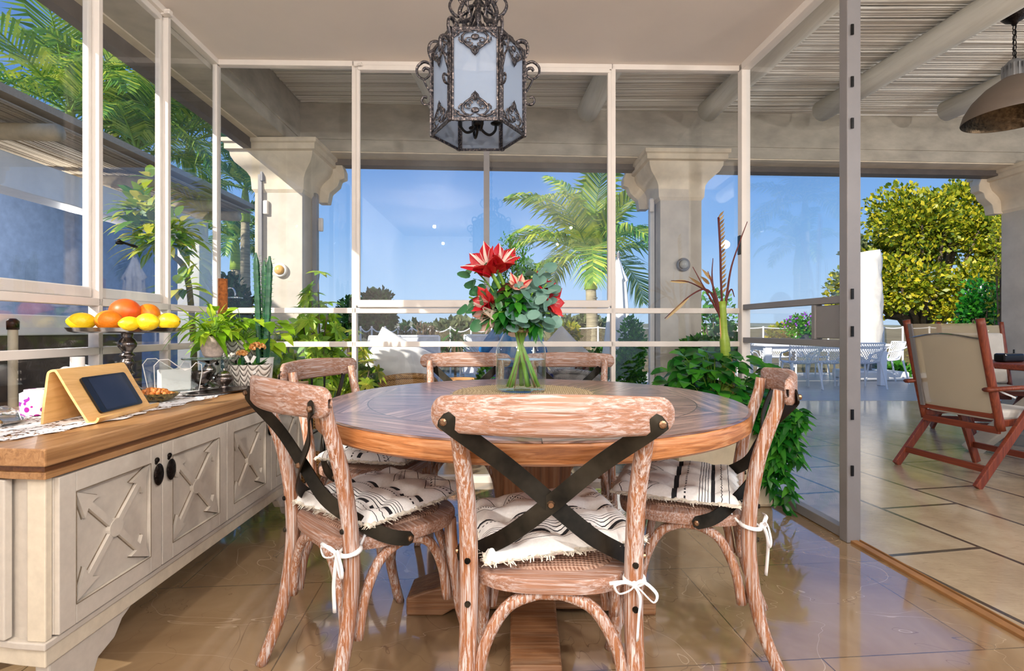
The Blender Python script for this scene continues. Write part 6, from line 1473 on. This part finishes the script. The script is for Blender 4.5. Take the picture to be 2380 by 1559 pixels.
# ================================================================ closed parasols and the wrapped one
def parasol(label,px,Y,ztop,zbot,r,name='parasol',base=True):
    t_=thing(name,label,'parasol',(D(px,0,Y).x,Y,0)); m=MB(); n=40; prof=[(.02,1.0),(.10,.93),(.42,.80),(.60,.74),(.50,.72),(.62,.45),(.80,.18),(.95,.02),(.8,0)]
    for k,(q,h) in enumerate(prof):
        for i in range(n): a_=2*PI*i/n; f=1+.22*math.sin(a_*8)*min(1,q*1.4); m.v.append((r*q*f*math.cos(a_),r*q*f*math.sin(a_),zbot+(ztop-zbot)*h+.02*math.sin(a_*3)))
    for k in range(len(prof)-1):
        for i in range(n): m.f.append((k*n+i,(k+1)*n+i,(k+1)*n+(i+1)%n,k*n+(i+1)%n))
    m.build('canopy',M['white_fabric'],t_,smooth=True); MB().tube([(0,0,0),(0,0,ztop-.02)],.028,10).build('pole',M['grey_frame'],t_)
    MB().lathe([(0,0),(.26,0),(.26,.05),(.05,.07),(0,.07)],28).build('base',M['white'],t_,ang=.6); return t_
parasol('closed white parasol behind the window post right of the palm trunk',1437,8.4,2.30,.55,.25)
parasol('small closed white parasol in front of the big yellow green tree',2283,11.5,2.10,.9,.20)
p=G(2020,880); wc=thing('wrapped_parasol','tall parasol wrapped in a white cover standing on a square plinth','parasol',(p.x,p.y,0)); m=MB(); n=24
for k in range(15):
    z_=.38+2.28*k/14
    for i in range(n):
        a_=2*PI*i/n; f=1+.10*math.sin(a_*5+k*1.3)+.06*math.sin(a_*9-k); rr=.26*(1-.16*abs(k-6)/8) if k<14 else .20; m.v.append((rr*f*math.cos(a_),rr*.7*f*math.sin(a_),z_+.03*math.sin(a_+k)))
for k in range(14):
    for i in range(n): m.f.append((k*n+i,k*n+(i+1)%n,(k+1)*n+(i+1)%n,(k+1)*n+i))
m.f.append(tuple(range(14*n,15*n))); m.build('cover',M['pad_white'],wc,smooth=True); MB().tube([(0,0,.1),(0,0,.5)],.05,10).build('pole',M['grey_frame'],wc); MB().box((0,0,.09),(1.0,.9,.18)).build('plinth',M['white'],wc,bevel=.03)
# ================================================================ lounge furniture beyond the front glass
def wicker_armchair(label,loc,rz,mat,cush,name='wicker_armchair'):
    t_=thing(name,label,'armchair',loc,rz); m=MB(); n=24; P=[]
    for k in range(7):
        for i in range(n+1):
            a_=PI*(-.12)+PI*1.24*i/n+PI; r=.34+.06*k/6; x_=r*math.cos(a_)*1.0; y_=r*math.sin(a_); top=.33+.20*max(0,math.sin((a_-PI)))**.8; m.v.append((x_,y_,.12+(top-.07)*k/6))
    for k in range(6):
        for i in range(n): q=k*(n+1)+i; m.f.append((q,q+1,q+n+2,q+n+1))
    o=m.build('shell',mat,t_,smooth=True); md=o.modifiers.new('t','SOLIDIFY'); md.thickness=.035
    MB().tube([m.v[6*(n+1)+i] for i in range(n+1)],.028,8).build('rim',mat,t_,smooth=True); MB().lathe([(0,.0),(.30,.0),(.33,.30),(.33,.34),(0,.36)],30).build('seat',mat,t_,ang=.6)
    MB().ball((0,0,.42),.31,20,10,sz=.25).build('seat_pad',cush,t_,smooth=True); return t_
wa=wicker_armchair('honey coloured wicker armchair outside with a tossed white cushion',(D(915,0,5.3).x+.03,5.3,0),.5,M['wicker'],M['white_fabric'])
def pillow(name,label,loc,size,rot,mat,cat='cushion'):
    m=MB(); n=14
    for s in (1,-1):
        for i in range(n+1):
            for j in range(n+1):
                x_,y_=-1+2*i/n,-1+2*j/n; h=((1-x_**2)*(1-y_**2))**.45 if abs(x_)<1 and abs(y_)<1 else 0; m.v.append((x_*size[0]/2*(1-.05*(1-abs(y_))),y_*size[1]/2*(1-.05*(1-abs(x_))),s*h*size[2]/2))
    for s in (0,1):
        b_=s*(n+1)**2
        for i in range(n):
            for j in range(n): q=(b_+i*(n+1)+j,b_+(i+1)*(n+1)+j,b_+(i+1)*(n+1)+j+1,b_+i*(n+1)+j+1); m.f.append(q if s==0 else q[::-1])
    o=m.build(name,mat,smooth=True,loc=loc); o.rotation_euler=rot; return tag(o,label,cat)
p=D(930,836,5.2); pillow('cushion','big white cushion leaning in the honey wicker armchair',(p.x,5.2,p.z-.02),(.66,.50,.22),(1.15,.5,.2),M['white_fabric'])
wb=wicker_armchair('grey wicker armchair outside behind the far right chair',(D(1320,0,5.9).x,5.9,0),-.1,M['wicker_grey'],M['wicker_white'])
p=D(1306,815,5.8); pillow('cushion','pointed pale knitted cushion in the grey wicker armchair',(p.x,5.8,p.z-.03),(.46,.46,.16),(1.45,.78,0),M['wicker_white'])
def lounge(label,px,Y,rz):
    t_=thing('sling_chair',label,'chair',(D(px,0,Y).x,Y,0),rz,'white sling chairs outside'); W2=.27
    for s in (-1,1): MB().tube([(s*W2,.30,0),(s*W2,.22,.40),(s*W2,-.20,.36),(s*W2,-.38,.94)],.016,8).build('frame_side',M['plastic_white'],t_); MB().tube([(s*W2,-.32,0),(s*W2,-.10,.60),(s*W2,.26,.60),(s*W2,.22,.40)],.014,8).build('leg',M['plastic_white'],t_)
    m=MB(); m.add([(-W2,.22,.41),(W2,.22,.41),(W2,-.20,.37),(-W2,-.20,.37),(-W2,-.38,.93),(W2,-.38,.93)],[(0,1,2,3),(3,2,5,4)]); m.build('sling',M['sling_white'],t_); MB().tube([(-W2,-.38,.94),(W2,-.38,.94)],.016,8).build('top_bar',M['plastic_white'],t_); return t_
M['sling_white']=plain('white_sling',S(214,218,226),.8)
lounge('white sling chair seen behind the far left dining chair',970,6.3,PI+.15); lounge('white sling chair left of the wicker armchair',835,5.9,PI-.6); lounge('white sling chair beside the seated person in blue',1118,7.3,PI)
o=thing('round_side_table','small white round side table outside behind the dining chair','table',(D(962,0,5.75).x,5.75,0)); MB().lathe([(0,.70),(.22,.70),(.225,.715),(.22,.73),(0,.73)],32).build('top',M['plastic_white'],o,ang=.5); MB().lathe([(.18,0),(.17,.02),(.025,.04),(.025,.55),(.10,.70)],24).build('pedestal',M['plastic_white'],o,smooth=True)
p=D(1072,0,4.9); o=MB().lathe([(0,0),(.13,0),(.165,.12),(.17,.40),(.15,.56),(.14,.555),(.15,.40),(0,.38)],28).build('fabric_planter',M['terracotta'],smooth=True,loc=(p.x,4.9,0)); tag(o,'orange tan sack planter standing outside behind the table','planter')
# ================================================================ seated person in blue
R.seed(300); PX,PY=D(1196,0,5.1).x,5.1
pr=thing('person','person with brown hair in a blue top sitting with their back to the window','person',(PX,PY,0),.12)
M['skin']=plain('skin',S(206,154,124),.5,amt=.04); M['blue_top']=plain('blue_cotton',S(26,108,176),.85,amt=.12,scale=10); M['navy']=plain('navy_cotton',S(20,32,84),.85,amt=.1); M['hair']=plain('brown_hair',S(92,50,34),.5,amt=.25,scale=40,stretch=(1,1,.2))
def skin(name,pts,edges,rad,mat,parent,root=0,sub=2):
    me=bpy.data.meshes.new(name); me.from_pydata([tuple(p) for p in pts],edges,[]); o=bpy.data.objects.new(name,me); COL.objects.link(o); o.parent=parent; me.materials.append(mat)
    md=o.modifiers.new('skin','SKIN'); 
    for i,r in enumerate(rad): sv=me.skin_vertices[0].data[i]; sv.radius=(r,r) if not isinstance(r,tuple) else r; sv.use_root=(i==root)
    s2=o.modifiers.new('sub','SUBSURF'); s2.levels=sub; s2.render_levels=sub; md.use_smooth_shade=True; return o
# faces +y (away from the room), leaning to the right, left elbow out on the chair arm
P_=[(0,0,.47),(0,-.02,.64),(.01,-.03,.82),(.02,-.02,.98),(.04,0,1.09),(.055,.02,1.16),(.06,.03,1.25),(.06,.03,1.32),
 (-.16,-.01,1.02),(-.34,.02,.78),(-.18,.22,.68),(-.11,.27,.67), (.20,-.01,1.0),(.31,.06,.74),(.24,.28,.67),(.20,.34,.66),
 (-.10,.04,.46),(-.13,.42,.47),(-.13,.44,.10),(-.13,.54,.05), (.10,.04,.46),(.14,.42,.47),(.14,.46,.10),(.14,.56,.05)]
E_=[(0,1),(1,2),(2,3),(3,4),(4,5),(5,6),(6,7),(3,8),(8,9),(9,10),(10,11),(3,12),(12,13),(13,14),(14,15),(0,16),(16,17),(17,18),(18,19),(0,20),(20,21),(21,22),(22,23)]
R_=[(.16,.11),(.14,.10),(.15,.10),(.13,.09),.055,.055,.085,.075,.058,.042,.03,.028,.058,.042,.03,.028,.085,.06,.04,.035,.085,.06,.04,.035]
skin('body',P_,E_,R_,M['skin'],pr)
skin('blue_shirt',[P_[i] for i in (0,1,2,3,8,9,12,13)]+[(.035,0,1.04)],[(0,1),(1,2),(2,3),(3,4),(4,5),(3,6),(6,7),(3,8)],[(.18,.13),(.16,.12),(.175,.12),(.15,.105),.072,.056,.072,.056,.062],M['blue_top'],pr)
skin('trousers',[P_[i] for i in (0,16,17,18,20,21,22)],[(0,1),(1,2),(2,3),(0,4),(4,5),(5,6)],[(.17,.125),.098,.074,.052,.098,.074,.052],M['navy'],pr)
m=MB(); m.ball((.06,.005,1.29),.115,20,14,sx=.92,sy=.95,sz=1.12); m.ball((.07,-.045,1.15),.085,16,10,sx=1.0,sy=.6,sz=1.3); m.build('hair',M['hair'],pr,smooth=True)
m=MB()
for s,x_ in ((-1,-.09),(1,.20)):
    for k in range(5):
        b_=V((x_+(k-2)*.014,.29 if s<0 else .35,.67)); m.tube([b_,b_+V((0,.03,.004)),b_+V((0,.055+.006*(2-abs(k-2)),-.006))],[.008,.0075,.006],6)
m.build('fingers',M['skin'],pr,smooth=True)
m=MB()
for s in (-1,1): m.ball((.06+s*.03,.105,1.30),.011,8,6); m.ball((.06+s*.078,.03,1.28),.018,8,6,sx=.4)
m.ball((.06,.118,1.27),.014,8,6,sz=1.3); m.build('face_features',M['skin'],pr,smooth=True)
bl=thing('garden_chair','dark blue cushioned garden chair carrying the seated person','chair',(PX,PY+.03,0),.12); MB().box((0,.08,.34),(.62,.52,.10)).build('seat',M['navy'],bl,bevel=.03)
for s in (-1,1): MB().box((s*.33,.06,.30),(.06,.52,.60)).build('arm',M['navy'],bl,bevel=.02)
MB().box((0,-.22,.42),(.60,.07,.50)).build('backrest',M['navy'],bl,bevel=.03)
